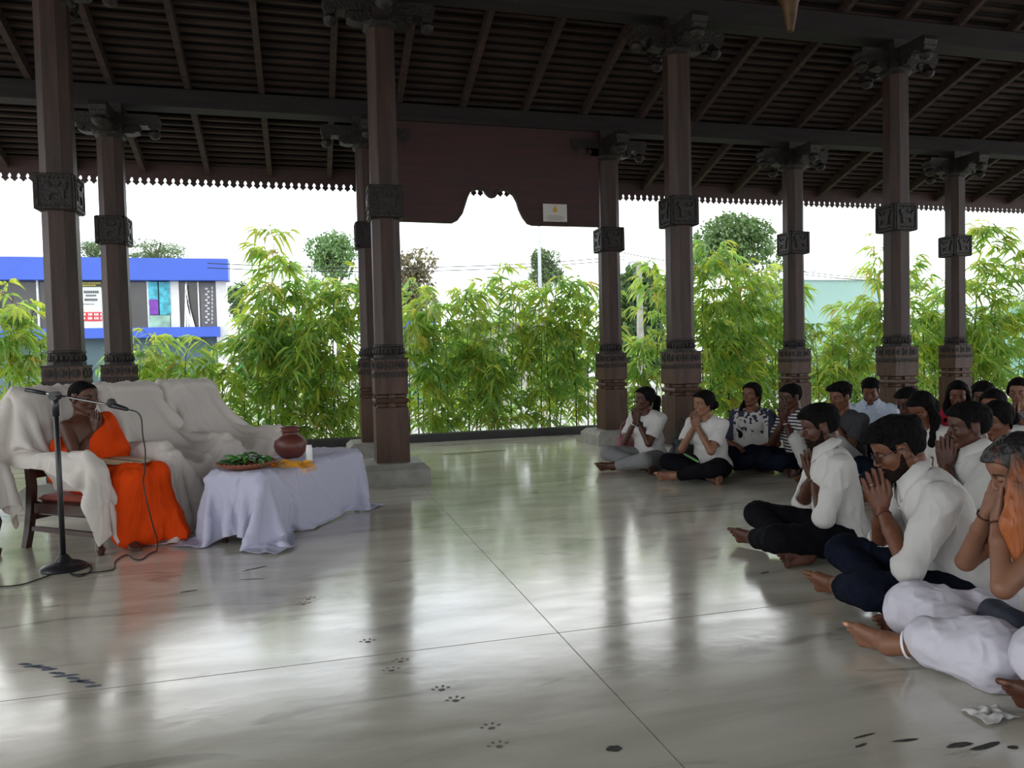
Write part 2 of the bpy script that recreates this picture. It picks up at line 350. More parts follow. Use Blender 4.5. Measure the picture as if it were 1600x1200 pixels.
labB = ['outer pillar standing between the blue building and the monk\'s covered chairs', 'narrow-looking outer pillar half hidden behind the pillar beside the table', 'outer pillar at the right end of the red arched board, with white plinth', 'outer pillar behind the man in the striped shirt', 'outer pillar farthest right, behind the girl in red']
for i in range(4):
    o = PA if i == 0 else copy_tree(PA); o.location = (US[i], VA, 0); tag(o, labA[i], 'pillar', 'inner row of carved timber pillars')
for i in range(5):
    o = PB if i == 0 else copy_tree(PB); o.location = (US[i], VB, 0); tag(o, labB[i], 'pillar', 'outer row of carved timber pillars')

# roof ---------------------------------------------------------------
U0, U1 = -8.5, 16.5; tn = 0
SL = .33
def trim(mb, m, auto=False):
    global tn; tn += 1
    return struct(mb.build('trim_%d' % (tn+1), m, auto=auto))
trim(MB().box(U0, U1, VA-.13, VA+.13, 4.57, 4.80, .01), M['beam']); trim(MB().box(U0, U1, VB-.12, VB+.12, 3.97, 4.17, .01), M['beam'])
trim(MB().box(U0, U1, -.35, .0, 7.6, 7.85), M['beam']).location.y = 1.2
trim(MB().box(U0, U1, -4.9, -4.65, 4.57, 4.80), M['beam']); trim(MB().box(U0, U1, -6.8, -6.57, 3.97, 4.17), M['beam'])
def zr(v): return 4.14-SL*(v-VB) if v > VA else 4.14-SL*(VA-VB)+.47*(VA-v)     # underside of the rafters
RV = 1.0; VE = 10.78
def mirr(v): return 2*RV+.3-v
rb = -1.16-.775*9
for k in range(32):
    u = rb+.775*k
    b = MB()
    b.bar((u, VE, zr(VE)+.06), (u, VA, zr(VA)+.06), .062, .12); b.bar((u, VA, zr(VA)+.06), (u, RV, zr(RV)+.06), .062, .12)
    trim(b, M['batten'])
# stepped clay tiles resting on battens: one continuous underside
cm = MB(); tm = MB()
v = VE+.02; n = 0
while v > RV:
    z = zr(v)+.125; vn = v-.118; zn = zr(vn)+.125
    cm.box(U0, U1, v-.055, v, z-.0, z+.028)
    tm.add([(U0, v+.03, z+.03), (U1, v+.03, z+.03), (U1, vn-.05, zn+.052), (U0, vn-.05, zn+.052), (U0, v+.03, z+.05), (U1, v+.03, z+.05), (U1, vn-.05, zn+.07), (U0, vn-.05, zn+.07)],
           [(0, 1, 2, 3), (4, 7, 6, 5), (0, 4, 5, 1), (3, 2, 6, 7)])
    v = vn
trim(cm, M['batten']); roof = struct(tm.build('ceiling', M['tile']))
ms = MB()      # the far slope behind the photographer
for a, b_ in ((RV, VA), (VA, VE)):
    ms.add([(U0, mirr(a), zr(a)+.15), (U1, mirr(a), zr(a)+.15), (U1, mirr(b_), zr(b_)+.15), (U0, mirr(b_), zr(b_)+.15), (U0, mirr(a), zr(a)+.2), (U1, mirr(a), zr(a)+.2), (U1, mirr(b_), zr(b_)+.2), (U0, mirr(b_), zr(b_)+.2)],
           [(0, 1, 2, 3), (4, 7, 6, 5), (0, 4, 5, 1), (3, 2, 6, 7)])
ms.add([(U0, RV+.05, zr(RV)+.17), (U1, RV+.05, zr(RV)+.17), (U1, mirr(RV)-.05, zr(RV)+.17), (U0, mirr(RV)-.05, zr(RV)+.17)], [(0, 1, 2, 3)])
o = struct(ms.build('ceiling', M['tile']))
# eave valance with keyhole teeth
vb = MB(); pitch = .0987; zt = 3.575; ztop = 3.80
half = [(0, -.105), (.020, -.082), (.040, -.066), (.042, -.056), (.030, -.045), (.030, -.036), (.0325, -.022), (.040, -.008), (pitch/2, 0)]
n = int((U1-U0)/pitch)
for k in range(n):
    uc = U0+pitch*(k+.5)
    poly = [(-pitch/2, ztop-zt)]+[(-x, z) for x, z in half[::-1]]+[(x, z) for x, z in half[1:]]+[(pitch/2, ztop-zt)]
    vb.prism(poly, lambda x, z, s_: (uc+x, 10.80+.025*s_, zt+z))
trim(vb, mat('valance_board', (.045, .018, .015), .6, .3, 5))
# red board with arched cut between two outer pillars
poly = [(US[1]+.15, 2.79), (1.76, 2.78), (1.83, 2.815), (1.895, 2.90), (1.93, 3.0), (1.965, 3.10), (2.0, 3.165), (2.077, 3.195), (2.16, 3.185), (2.19, 3.14), (2.23, 3.105), (2.27, 3.098), (2.31, 3.11), (2.345, 3.155), (2.37, 3.19), (2.45, 3.195), (2.53, 3.14), (2.575, 3.06), (2.60, 2.97), (2.65, 2.87), (2.71, 2.795), (2.775, 2.775), (US[2]-.15, 2.775), (US[2]-.15, 3.99), (US[1]+.15, 3.99)]
ar = empty('arched_board', (0, VB, 0), label='dark red stained wooden board with arched cut-out hanging between two outer pillars', cat='wooden panel')
MB().prism(poly, lambda x, z, s_: (x, -.07+.04*s_, z)).build('board', M['panel'], ar)
def off(p, i, d):
    a, b_, c = np.array(p[i-1]), np.array(p[i]), np.array(p[(i+1) % len(p)])
    t = (c-a)/np.linalg.norm(c-a); return tuple(b_+np.array([-t[1], t[0]])*d)
edge = poly[0:23]
eb = MB(); E1 = [off(poly, i, 0) for i in range(23)]; E2 = [off(poly, i, .035) for i in range(23)]
for i in range(22):
    q = [E1[i], E1[i+1], E2[i+1], E2[i]]; eb.prism(q, lambda x, z, s_: (x, -.078+.03*s_, z))
eb.build('edge_moulding', M['column'], ar)
sg = empty('notice_sign', (0, VB-.075, 0), label='small pale notice with yellow emblem fixed low on the red arched board', cat='sign')
x0, x1 = on(848.5, 330, 1, VB-.08)[0], on(885.5, 330, 1, VB-.08)[0]; z0, z1 = on(867, 346.5, 1, VB-.08)[2], on(867, 319, 1, VB-.08)[2]
MB().box(x0, x1, -.012, 0, z0, z1).build('sign_plate', mat('sign_plate', (.50, .47, .42), .5, .03), sg)
cx = (x0+x1)/2; e = MB()
e.prism([(cx-.025, z1-.10), (cx+.025, z1-.10), (cx+.03, z1-.06), (cx+.012, z1-.045), (cx+.014, z1-.025), (cx-.005, z1-.02), (cx-.012, z1-.045), (cx-.03, z1-.065)], lambda x, z, s_: (x, -.013-.001*s_, z))
e.build('emblem', mat('emblem_yellow', (.55, .30, .03), .5), sg)
e = MB()
for k, w in enumerate((.10, .12, .09)): e.box(cx-w, cx+w, -.0135, -.012, z0+.02+.022*k, z0+.028+.022*k)
e.build('printed_lines', mat('print_grey', (.22, .21, .19), .6), sg)
# brass lantern fitting hanging high on the right
lc = pxd(1241, 6.6); br = mat('old_brass', (.075, .036, .010), .55, .3, 10, metal=.3)
zb = CAM_H-(60-547)*6.6/F_PX
lt = empty('hanging_lantern', (lc[0], lc[1], zb), label='old brass lantern cut off by the top edge, hanging below the roof', cat='lantern')
MB().lathe([(.001, 0), (.03, .02), (.05, .12), (.07, .25), (.12, .33), (.16, .36), (.16, .42), (.05, .5), (.04, .6)], 12).build('lantern_body', br, lt, auto=True)
MB().tube([(-.02, 0, .34), (.2, 0, .40), (.42, 0, .34), (.44, 0, .45)], .018).build('lantern_arm', br, lt)
MB().tube([(0, 0, .58), (0, 0, 6.1-zb)], .012).build('hanging_rod', br, lt)

# ================================================================== SDF MODELLING
def nrm(v): v = np.asarray(v, float); return v/np.linalg.norm(v)
class Field:
    def __init__(s, lo, hi, h):
        s.h = h; s.lo = np.asarray(lo, float); s.n = (np.ceil((np.asarray(hi)-s.lo)/h)+1).astype(int)
        s.F = np.full(s.n, 1.0, np.float32)
    def grid(s, lo, hi):
        a = np.clip(np.floor((np.asarray(lo)-s.lo)/s.h).astype(int), 0, s.n); b = np.clip(np.ceil((np.asarray(hi)-s.lo)/s.h).astype(int)+1, 0, s.n)
        sl = tuple(slice(i, j) for i, j in zip(a, b))
        ax = [(s.lo[i]+s.h*np.arange(a[i], b[i])).astype(np.float32) for i in range(3)]
        return sl, ax[0][:, None, None], ax[1][None, :, None], ax[2][None, None, :]
    def op(s, prim, k=.01, sub=False):
        fn, lo, hi = prim; m = k+3*s.h
        sl, X, Y, Z = s.grid(lo-m, hi+m)
        if min(s.F[sl].shape) == 0: return s
        d = fn(X, Y, Z); A = s.F[sl]
        if sub: A = -A
        h = np.clip(.5+.5*(A-d)/k, 0, 1); r = A*(1-h)+d*h-k*h*(1-h)
        s.F[sl] = -r if sub else r
        return s
    def coords(s): return s.grid(s.lo, s.lo+s.h*s.n)[1:]
def cone(a, b, ra, rb=None, flat=None):
    a = np.asarray(a, float); b = np.asarray(b, float); rb = ra if rb is None else rb
    ba = b-a; L = max(float(ba@ba), 1e-9); R = max(ra, rb)
    def fn(X, Y, Z):
        x, y, z = X-a[0], Y-a[1], Z-a[2]
        h = np.clip((x*ba[0]+y*ba[1]+z*ba[2])/L, 0, 1)
        x = x-h*ba[0]; y = y-h*ba[1]; z = z-h*ba[2]
        if flat is not None:
            n, f = flat; q = (x*n[0]+y*n[1]+z*n[2])*(f-1); x = x+q*n[0]; y = y+q*n[1]; z = z+q*n[2]
        return np.sqrt(x*x+y*y+z*z)-(ra+(rb-ra)*h)
    return fn, np.minimum(a, b)-R, np.maximum(a, b)+R
def ell(c, r, Rm=None):
    c = np.asarray(c, float); Rm = np.eye(3) if Rm is None else Rm; R = max(r)
    def fn(X, Y, Z):
        x, y, z = X-c[0], Y-c[1], Z-c[2]
        l = [x*Rm[0, i]+y*Rm[1, i]+z*Rm[2, i] for i in range(3)]
        k0 = np.sqrt(sum((l[i]/r[i])**2 for i in range(3))); k1 = np.sqrt(sum((l[i]/r[i]**2)**2 for i in range(3)))+1e-6
        return k0*(k0-1)/k1
    return fn, c-R, c+R
def snet(F, lo, h, relax=1):
    neg = F < 0
    if not neg.any(): raise ValueError('empty field')
    a = [np.where(neg.any(axis=tuple(j for j in range(3) if j != i)))[0] for i in range(3)]
    s0 = [max(q[0]-2, 0) for q in a]; s1 = [q[-1]+3 for q in a]
    F = F[s0[0]:s1[0], s0[1]:s1[1], s0[2]:s1[2]]; lo = np.asarray(lo)+h*np.array(s0)
    F = np.pad(F, 1, constant_values=1.0); lo = lo-h          # always closed
    neg = F < 0; nx, ny, nz = np.array(F.shape)-1
    cnt = np.zeros((nx, ny, nz), np.uint8)
    for i in (0, 1):
        for j in (0, 1):
            for k in (0, 1): cnt += neg[i:nx+i, j:ny+j, k:nz+k]
    act = (cnt > 0) & (cnt < 8); I = np.argwhere(act); idm = np.full(act.shape, -1, np.int32); idm[act] = np.arange(len(I))
    acc = np.zeros((len(I), 3)); num = np.zeros(len(I))
    for ax in range(3):
        o1, o2 = [q for q in range(3) if q != ax]
        for p in (0, 1):
            for q in (0, 1):
                A = I.copy(); A[:, o1] += p; A[:, o2] += q; B = A.copy(); B[:, ax] += 1
                fa = F[A[:, 0], A[:, 1], A[:, 2]]; fb = F[B[:, 0], B[:, 1], B[:, 2]]
                m = (fa < 0) != (fb < 0); t = np.where(m, fa/(fa-fb+1e-12*(fa == fb)), 0)
                P = A.astype(float); P[:, ax] += t; acc[m] += P[m]; num[m] += 1
    V = lo+h*acc/num[:, None]; Q = []
    for ax in range(3):
        o1, o2 = [(1, 2), (2, 0), (0, 1)][ax]
        sl0 = [slice(None)]*3; sl1 = [slice(None)]*3; sl0[ax] = slice(0, -1); sl1[ax] = slice(1, None)
        ch = neg[tuple(sl0)] != neg[tuple(sl1)]; E = np.argwhere(ch)
        ok = (E[:, o1] > 0) & (E[:, o2] > 0) & (E[:, o1] < F.shape[o1]-1) & (E[:, o2] < F.shape[o2]-1); E = E[ok]
        g = lambda d1, d2: (lambda T: idm[T[:, 0], T[:, 1], T[:, 2]])(E+np.eye(3, dtype=int)[o1]*d1+np.eye(3, dtype=int)[o2]*d2)
        q = np.stack([g(-1, -1), g(0, -1), g(0, 0), g(-1, 0)], 1)
        fl = ~neg[E[:, 0], E[:, 1], E[:, 2]]; q[fl] = q[fl][:, ::-1]; Q.append(q)
    Q = np.concatenate(Q); Q = Q[(Q >= 0).all(1)]
    for _ in range(relax):
        acc = np.zeros_like(V); c = np.zeros(len(V))
        for i in range(4):
            a_, b_ = Q[:, i], Q[:, (i+1) % 4]
            for d in range(3): acc[:, d] += np.bincount(a_, V[b_, d], len(V))
            c += np.bincount(a_, minlength=len(V))
        V = V*.5+.5*acc/np.maximum(c, 1)[:, None]
    return V, Q
def vnormals(V, Q):
    n = np.cross(V[Q[:, 2]]-V[Q[:, 0]], V[Q[:, 3]]-V[Q[:, 1]]); N = np.zeros_like(V)
    for i in range(4):
        for d in range(3): N[:, d] += np.bincount(Q[:, i], n[:, d], len(V))
    return N/(np.linalg.norm(N, axis=1)[:, None]+1e-9)
def wrinkle(V, Q, amp, f, axis=None, seed=0, sharp=True):
    N = vnormals(V, Q); P = V*f+seed*3.17
    if axis is not None:
        axis = nrm(axis); P = P-np.outer((P@axis)*.75, axis)
    n = vnoise(P+vnoise(P*.7+9)[:, None]*.6); n2 = vnoise(P*2.1+5)
    d = (1-2*np.abs(n))*.7+.3*n2 if sharp else n
    return V+N*(d*amp)[:, None]
def rotz(a): c, s_ = math.cos(a), math.sin(a); return np.array([[c, -s_, 0], [s_, c, 0], [0, 0, 1.]])
def roty(a): c, s_ = math.cos(a), math.sin(a); return np.array([[c, 0, s_], [0, 1, 0], [-s_, 0, c]])
def ik(S_, W_, l1, l2, pole):
    S_, W_ = np.array(S_, float), np.array(W_, float); d = W_-S_; L = np.linalg.norm(d)
    if L > (l1+l2)*.985: L = (l1+l2)*.985; W_ = S_+nrm(d)*L
    t = nrm(W_-S_); a = (l1*l1-l2*l2+L*L)/(2*L); hh = math.sqrt(max(l1*l1-a*a, 1e-6))
    p = np.array(pole, float); p = nrm(p-t*(p@t)); return S_+t*a+p*hh, W_
# ---- head -----------------------------------------------------------
def head_prims(fem=False):
    j = .92 if fem else 1.0
    return [('e', (-.016, 0, .030), (.096, .075, .086), .0), ('e', (.030, 0, -.030), (.060, .056*j, .078), .03), ('e', (.046, 0, .045), (.048, .058, .050), .02),
            ('c', (-.012, .052*j, -.045), (.062, .014, -.094), .021, .014, .02), ('c', (-.012, -.052*j, -.045), (.062, -.014, -.094), .021, .014, .02),
            ('e', (.070, 0, -.092), (.018*j, .021*j, .017), .015),
            ('c', (.080, .030, .024), (.080, -.030, .024), .010, .010, .012),
            ('e', (.052, .040, -.020), (.030, .022, .024), .015), ('e', (.052, -.040, -.020), (.030, .022, .024), .015),
            ('s', (.099, .033, .006), (.020, .019, .013), .012), ('s', (.099, -.033, .006), (.020, .019, .013), .012),
            ('e', (.071, .032, .004), (.016, .017, .0125), .004), ('e', (.071, -.032, .004), (.016, .017, .0125), .004),
            ('c', (.084, 0, .020), (.106, 0, -.022), .0075, .0105, .008), ('e', (.098, .0115, -.028), (.011, .0075, .0075), .005), ('e', (.098, -.0115, -.028), (.011, .0075, .0075), .005),
            ('s', (.104, .0075, -.036), (.006, .0035, .004), .002), ('s', (.104, -.0075, -.036), (.006, .0035, .004), .002),
            ('e', (.080, 0, -.055), (.016, .026, .018), .012),
            ('e', (.092, 0, -.0515), (.009, .022, .0055), .004), ('e', (.090, 0, -.0625), (.010, .018, .0065), .003),
            ('s', (.102, 0, -.0572), (.012, .024, .0013), .002),
            ('e', (-.004, .077, .000), (.020, .008, .032), .006), ('e', (-.004, -.077, .000), (.020, .008, .032), .006),
            ('e', (-.002, .074, -.024), (.010, .008, .011), .004), ('e', (-.002, -.074, -.024), (.010, .008, .011), .004),
            ('s', (.002, .087, .004), (.010, .007, .018), .004), ('s', (.002, -.087, .004), (.010, .007, .018), .004)]
def add_head(F, R, t, sc, fem, grow=0):
    for p in head_prims(fem):
        if p[0] == 'c': F.op(cone(t+R@np.array(p[1])*sc, t+R@np.array(p[2])*sc, (p[3]+grow)*sc, (p[4]+grow)*sc), max(p[5]*sc, .001))
        else: F.op(ell(t+R@np.array(p[1])*sc, [(q+(grow if p[0] == 'e' else 0))*sc for q in p[2]], R), max(p[3]*sc, .001), sub=(p[0] == 's'))
def head_local(X, Y, Z, R, t, sc):
    x, y, z = X-t[0], Y-t[1], Z-t[2]
    return [(x*R[0, i]+y*R[1, i]+z*R[2, i])/sc for i in range(3)]
def smooth(a, b, x): t = np.clip((x-a)/(b-a), 0, 1); return t*t*(3-2*t)
def gridnoise(X, Y, Z, f, s_=0):
    sh = np.broadcast(X, Y, Z).shape
    P = np.stack([np.broadcast_to(q, sh).ravel() for q in (X, Y, Z)], 1)*f+s_
    return vnoise(P).reshape(sh)
def hand(F, W_, fd, sv, out, sc=1.0, curl=.0, spread=1.0):
    """palm, four fingers and a thumb; fd along the fingers, sv towards the thumb, out = back of the hand"""
    fd, sv, out = nrm(fd), nrm(sv), nrm(out); offs = [.031, .0105, -.0105, -.030]; L = [.070, .078, .072, .056]
    P = lambda a, b, c=0: W_+(fd*a+sv*b+out*c)*sc
    F.op(cone(P(-.02, 0), P(.02, 0), .022*sc, .024*sc, (out, 1.35)), .01)
    for i, o_ in enumerate(offs):
        F.op(cone(P(.012, o_*.6), P(.088-.004*i, o_), .0155*sc, .0112*sc), .008*sc)
    for i, o_ in enumerate(offs):
        a = P(.086-.004*i, o_); sp = (o_*.55*spread); dirn = nrm(fd+sv*sp*4+0*out); l = L[i]*sc
        d2 = nrm(dirn-out*curl*1.0); d3 = nrm(dirn-out*curl*2.2)
        b = a+dirn*l*.45; c = b+d2*l*.30; e = c+d3*l*.25
        F.op(cone(a, b, .0092*sc, .0084*sc), .0035*sc); F.op(cone(b, c, .0084*sc, .0076*sc), .002*sc); F.op(cone(c, e, .0076*sc, .0064*sc), .002*sc)
    a = P(.022, .022, 0); b = P(.052, .045, -.002); c = P(.084, .052, -.002); e = P(.108, .050, -.001)
    F.op(cone(a, b, .0155*sc, .0125*sc), .008*sc); F.op(cone(b, c, .0118*sc, .0098*sc), .003*sc); F.op(cone(c, e, .0098*sc, .0078*sc), .002*sc)
    return P
def foot(F, A, d, w, sole, sc=1.0):
    """foot from ankle A; d towards the toes, w towards the big toe, sole = sole normal (outwards)"""
    d, w, sole = nrm(d), nrm(w), nrm(sole); P = lambda a, b, c: A+(d*a+w*b+sole*c)*sc
    F.op(ell(P(-.035, 0, .030), (.036*sc, .030*sc, .030*sc), np.stack([d, w, sole], 1)), .02*sc)
    F.op(cone(P(0, 0, 0), P(-.03, 0, .03), .036*sc, .030*sc), .02*sc)
    F.op(cone(P(.0, 0, .012), P(.115, .022, .038), .034*sc, .021*sc, (w, .85)), .02*sc)
    F.op(cone(P(-.02, -.012, .038), P(.105, -.026, .042), .022*sc, .017*sc), .02*sc)
    F.op(cone(P(.105, .026, .040), P(.115, -.028, .043), .019*sc, .015*sc), .012*sc)
    for i, (o_, l, r) in enumerate([(.033, .056, .0125), (.013, .050, .0088), (-.003, .044, .0084), (-.018, .037, .0080), (-.031, .030, .0078)]):
        F.op(cone(P(.118-.004*i, o_*.9, .042), P(.112-.006*i+l*.5, o_, .038), r*.95*sc, r*sc), .004*sc); F.op(cone(P(.112-.006*i+l*.5, o_, .038), P(.112-.006*i+l, o_, .046), r*sc, r*.9*sc), .002*sc)
    return P
SKINCOL = {}
def body_tone(V, R, t, sc, spots, fem=False):
    L = (V-t)@R/sc; x, y, z = L.T
    C = np.ones((len(V), 3))
    def blend(m, col):
        nonlocal C; C = C*(1-m[:, None])+np.array(col)*m[:, None]*1.0
    inh = (np.abs(x) < .16) & (np.abs(y) < .12) & (np.abs(z) < .14)
    m = np.clip(1-((x-.096)/.018)**2-(y/.024)**2-((z+.057)/.0115)**2, 0, 1)*inh; C *= 1-np.clip(m*2, 0, 1)[:, None]*np.array([.10, .38, .32])
    for s_ in (-1, 1):
        yy = y*s_; arch = .0255-((yy-.034)/.055)**2*.9*.02*10
        m = ((np.abs(z-arch-.003) < .0042) & (np.abs(yy-.034) < .021) & (x > .055)); C[m] *= .12
        m = ((np.abs(z+.0035-((yy-.033)*6)**2*.1) < .0021) & (np.abs(yy-.033) < .0155) & (x > .06)); C[m] *= .15
    for p, r, col in spots:
        m = np.clip((1-np.linalg.norm(V-p, axis=1)/r)*3, 0, 1); C = C*(1-m[:, None])+C*np.array(col)*m[:, None]
    return C

def person(label, loc, phi, h=.0065, sc=1.0, lean=8, neck=10, hp=5, hy=0, skinm='skinB', sleeve=.6, shirt='shirtw', tr='jeans', legs='cross', arms='pray', hair='short', fem=False,
           hand_off=(.115, 0, -.165), hand_tilt=10, beard=None, collar=None, glasses=False, cover_legs=False, hairm='hair', extras=None, seat=None, group='people seated on the floor in prayer', hs=1.0, mirror=False, wr=1.0, spread=1.0, kn=None):
    root = empty('person', (loc[0], loc[1], 0 if seat is None else seat), math.radians(phi), label, 'person', group)
    r = math.radians; a1, a2, a3 = r(lean*.6), r(lean), r(lean*1.25); na = r(lean*1.1+neck)
    up = lambda a: np.array([math.sin(a), 0, math.cos(a)])
    P0 = np.array([0, 0, .115]); P1 = P0+.17*up(a1); P2 = P1+.17*up(a2); P3 = P2+.125*up(a3)
    HS = .985*hs
    HR = rotz(r(hy))@roty(r(hp)); Hc = P3+.085*up(na)+up(r(hp)*.6)*.065*HS
    C2 = roty(a2)
    sw = .158 if fem else .178
    Sh = {s_: P2+C2@np.array([-.005, s_*sw, .070]) for s_ in (1, -1)}
    mir = -1 if mirror else 1
    # hands
    ht = r(hand_tilt); fd = np.array([math.sin(ht), 0, math.cos(ht)]); svv = np.array([-math.cos(ht), 0, math.sin(ht)])
    if hy and arms == 'pray': Rz = rotz(r(hy)*.5); fd = Rz@fd; svv = Rz@svv
    W0 = Hc+HR@(np.array(hand_off)*HS); W0 = W0-fd*.06
    El, Wr, H = {}, {}, {}
    for s_ in (1, -1):
        if arms == 'pray':
            w = W0+np.array([0, s_*.0135, 0]); e, w = ik(Sh[s_], w-fd*.012-np.array([0, -s_*.008, 0]), .285, .255, np.array([.25, s_*.42, -1]))
            El[s_], Wr[s_] = e, w; H[s_] = (W0+np.array([0, s_*.0135, 0]), fd, svv, np.array([0, s_, 0]))
        elif arms == 'face':
            w = W0+np.array([0, s_*.045, 0]); e, w = ik(Sh[s_], w, .285, .255, np.array([.3, s_*.5, -1]))
            El[s_], Wr[s_] = e, w; H[s_] = (w, fd+np.array([0, -s_*.25, 0]), np.array([-.25, -s_*1., 0]), np.array([1, s_*.35, .1]))
        else:   # hands resting in the lap
            w = np.array([.20, s_*.05, .20]); e, w = ik(Sh[s_], w, .285, .255, np.array([-.2, s_*.6, -.6]))
            El[s_], Wr[s_] = e, w; H[s_] = (w, np.array([.5, -s_*.8, -.2]), np.array([.6, s_*.3, .3]), np.array([.1, s_*.2, 1]))
    # legs
    K, A = {}, {}
    if legs == 'cross':
        K = {1: np.array([.40, .25, .15]), -1: np.array([.40, -.22, .185])}; A = {1: np.array([.44, -.13, .062]), -1: np.array([.27, .20, .052])}
        FT = {1: ((.85, -.5, .0), (0.1, 0, 1), (-.5, -.85, -.1)), -1: ((.92, .38, 0), (.0, .05, 1), (-.38, .92, -.1))}
    elif legs == 'raised':
        K = {1: np.array([.38, .22, .34]), -1: np.array([.38, -.22, .34])}; A = {1: np.array([.42, .05, .075]), -1: np.array([.40, -.08, .075])}
        FT = {1: ((1, .1, -.1), (0, -1, 0), (0, 0, -1)), -1: ((1, -.1, -.1), (0, 1, 0), (0, 0, -1))}
    elif legs == 'chair':
        K = {1: np.array([.40, .115, .12]), -1: np.array([.40, -.115, .12])}; A = {1: np.array([.47, .13, -.46]), -1: np.array([.37, -.07, -.46])}
        FT = {1: ((1, .2, -.12), (0, -1, 0), (0, 0, -1)), -1: ((.9, -.5, -.12), (0, 1, 0), (0, 0, -1))}
    if kn:
        for (w_, s_), q in kn.items(): (K if w_ == 'K' else A)[s_] = np.array(q, float)
    if mirror:
        K = {s_: K[-s_]*[1, -1, 1] for s_ in (1, -1)}; A = {s_: A[-s_]*[1, -1, 1] for s_ in (1, -1)}
        FT = {s_: tuple(tuple(np.array(q)*[1, -1, 1]) for q in FT[-s_]) for s_ in (1, -1)}
    Hip = {s_: np.array([-.01, s_*.09, .105]) for s_ in (1, -1)}
    lo = np.array([-.36, -.46, -.02 if legs != 'chair' else -.60]); hi = np.array([.66, .46, 1.0])
    hi[2] = Hc[2]+.16; hi[0] = max(.62, Hc[0]+.16, A[1][0]+.25, A[-1][0]+.25)
    # ---------- body
    F = Field(lo, hi, h)
    nx = C2@np.array([1., 0, 0])
    F.op(ell((-.02, 0, .115), (.125, .165, .112)), .03)
    F.op(cone(P0, P1, .135, .125, (nx, 1.35)), .05); F.op(cone(P1, P2, .130, .150 if not fem else .135, (nx, 1.45)), .05)
    F.op(cone(Sh[1]*.75+Sh[-1]*.25, Sh[-1]*.75+Sh[1]*.25, .062), .05)
    for s_ in (1, -1):
        thick = .88 if fem else 1
        F.op(cone(Sh[s_]*.95+P2*.05, El[s_], .052*thick, .040*thick), .03); F.op(cone(El[s_], El[s_]*.35+Wr[s_]*.65, .041*thick, .033*thick), .012); F.op(cone(El[s_]*.35+Wr[s_]*.65, Wr[s_], .033*thick, .0245*thick), .012)
        F.op(cone(Hip[s_], K[s_], .082, .060), .03); F.op(cone(K[s_], A[s_], .056, .036), .02)
    nb = Hc+HR@np.array([-.030, 0, -.055])
    F.op(cone(P3-up(a3)*.01, nb, .060 if not fem else .050, .052 if not fem else .045), .025)
    F.op(cone(P3-up(a3)*.02, Sh[1]*.5+Sh[-1]*.5, .07, .08), .04)
    add_head(F, HR, Hc, HS, fem)
    spots = []
    for s_ in (1, -1):
        Pf = foot(F, A[s_]+np.array([0, 0, 0]), *[np.array(q, float) for q in FT[s_]], sc=1.0)
        spots.append((Pf(.05, 0, .075), .07, (1.5, 1.35, 1.3)))
        spots.append((Pf(.160, .033, .028), .012, (2.6, 3.2, 3.6))) if fem else None
    for s_ in (1, -1): hand(F, H[s_][0], H[s_][1], H[s_][2], H[s_][3], 1.0 if not fem else .93, curl=0 if arms != 'lap' else .35, spread=spread)
    V, Q = snet(F.F, F.lo, h)
    tone = body_tone(V, HR, Hc, HS, spots, fem); V = V*sc
    V[:, 2] = V[:, 2] if legs == 'chair' else np.maximum(V[:, 2], .001)
    link('body', npmesh('body', V, Q, tone), M[skinm], root, True)
    # ---------- shirt / top
    if shirt:
        G = Field([-.40, -.46, -.01], [.60, .46, P3[2]+.14], h*1.15); o_ = .016
        G.op(ell((-.03, 0, .125), (.150, .185, .115)), .04)
        G.op(cone(P0+[0, 0, .02], P1, .158, .150, (nx, 1.28)), .05); G.op(cone(P1, P2, .152, .166 if not fem else .150, (nx, 1.36)), .06)
        G.op(cone(Sh[1]*.72+Sh[-1]*.28, Sh[-1]*.72+Sh[1]*.28, .074), .05)
        if fem:
            for s_ in (1, -1): G.op(ell(P2+C2@np.array([.085, s_*.062, -.035]), (.055, .060, .06)), .04)
        for s_ in (1, -1):
            if sleeve > 0:
                sr = .062
                if sleeve <= 1:
                    e = Sh[s_]+(El[s_]-Sh[s_])*sleeve; G.op(cone(Sh[s_], e, .066, .064), .035); fl = nrm(El[s_]-Sh[s_])
                    G.op(cone(e+fl*.055, e+fl*.075, .085), .004, sub=True)
                else:
                    fr = nrm(Wr[s_]-El[s_]); e = El[s_]+(Wr[s_]-El[s_])*(sleeve-1)
                    G.op(cone(Sh[s_], El[s_], .066, .053), .026); G.op(cone(El[s_]-fr*.0, e, .053, .050), .02); G.op(cone(e-fr*.030, e, .0515, .053), .004)
                    G.op(cone(e+fr*.062, e+fr*.10, .070), .004, sub=True)
        nk = P3+up(a3)*.0
        if collar: G.op(cone(nk+up(na)*.06+nx*.01, nk+up(na)*.14, .064, .075), .006, sub=True)
        else: G.op(cone(nk+up(na)*.055+nx*.045, nk+up(na)*.14+nx*.05, .078, .10), .008, sub=True)
        V, Q = snet(G.F, G.lo, G.h); V = wrinkle(V, Q, .0085*wr, 10, axis=(.3, .5, -.4), seed=len(label)); V = wrinkle(V, Q, .0042*wr, 22, axis=(0, .4, 1), seed=len(label)+2)
        V[:, 2] = np.maximum(V[:, 2], .012); link('shirt', npmesh('shirt', V*sc, Q), M[shirt], root, True)
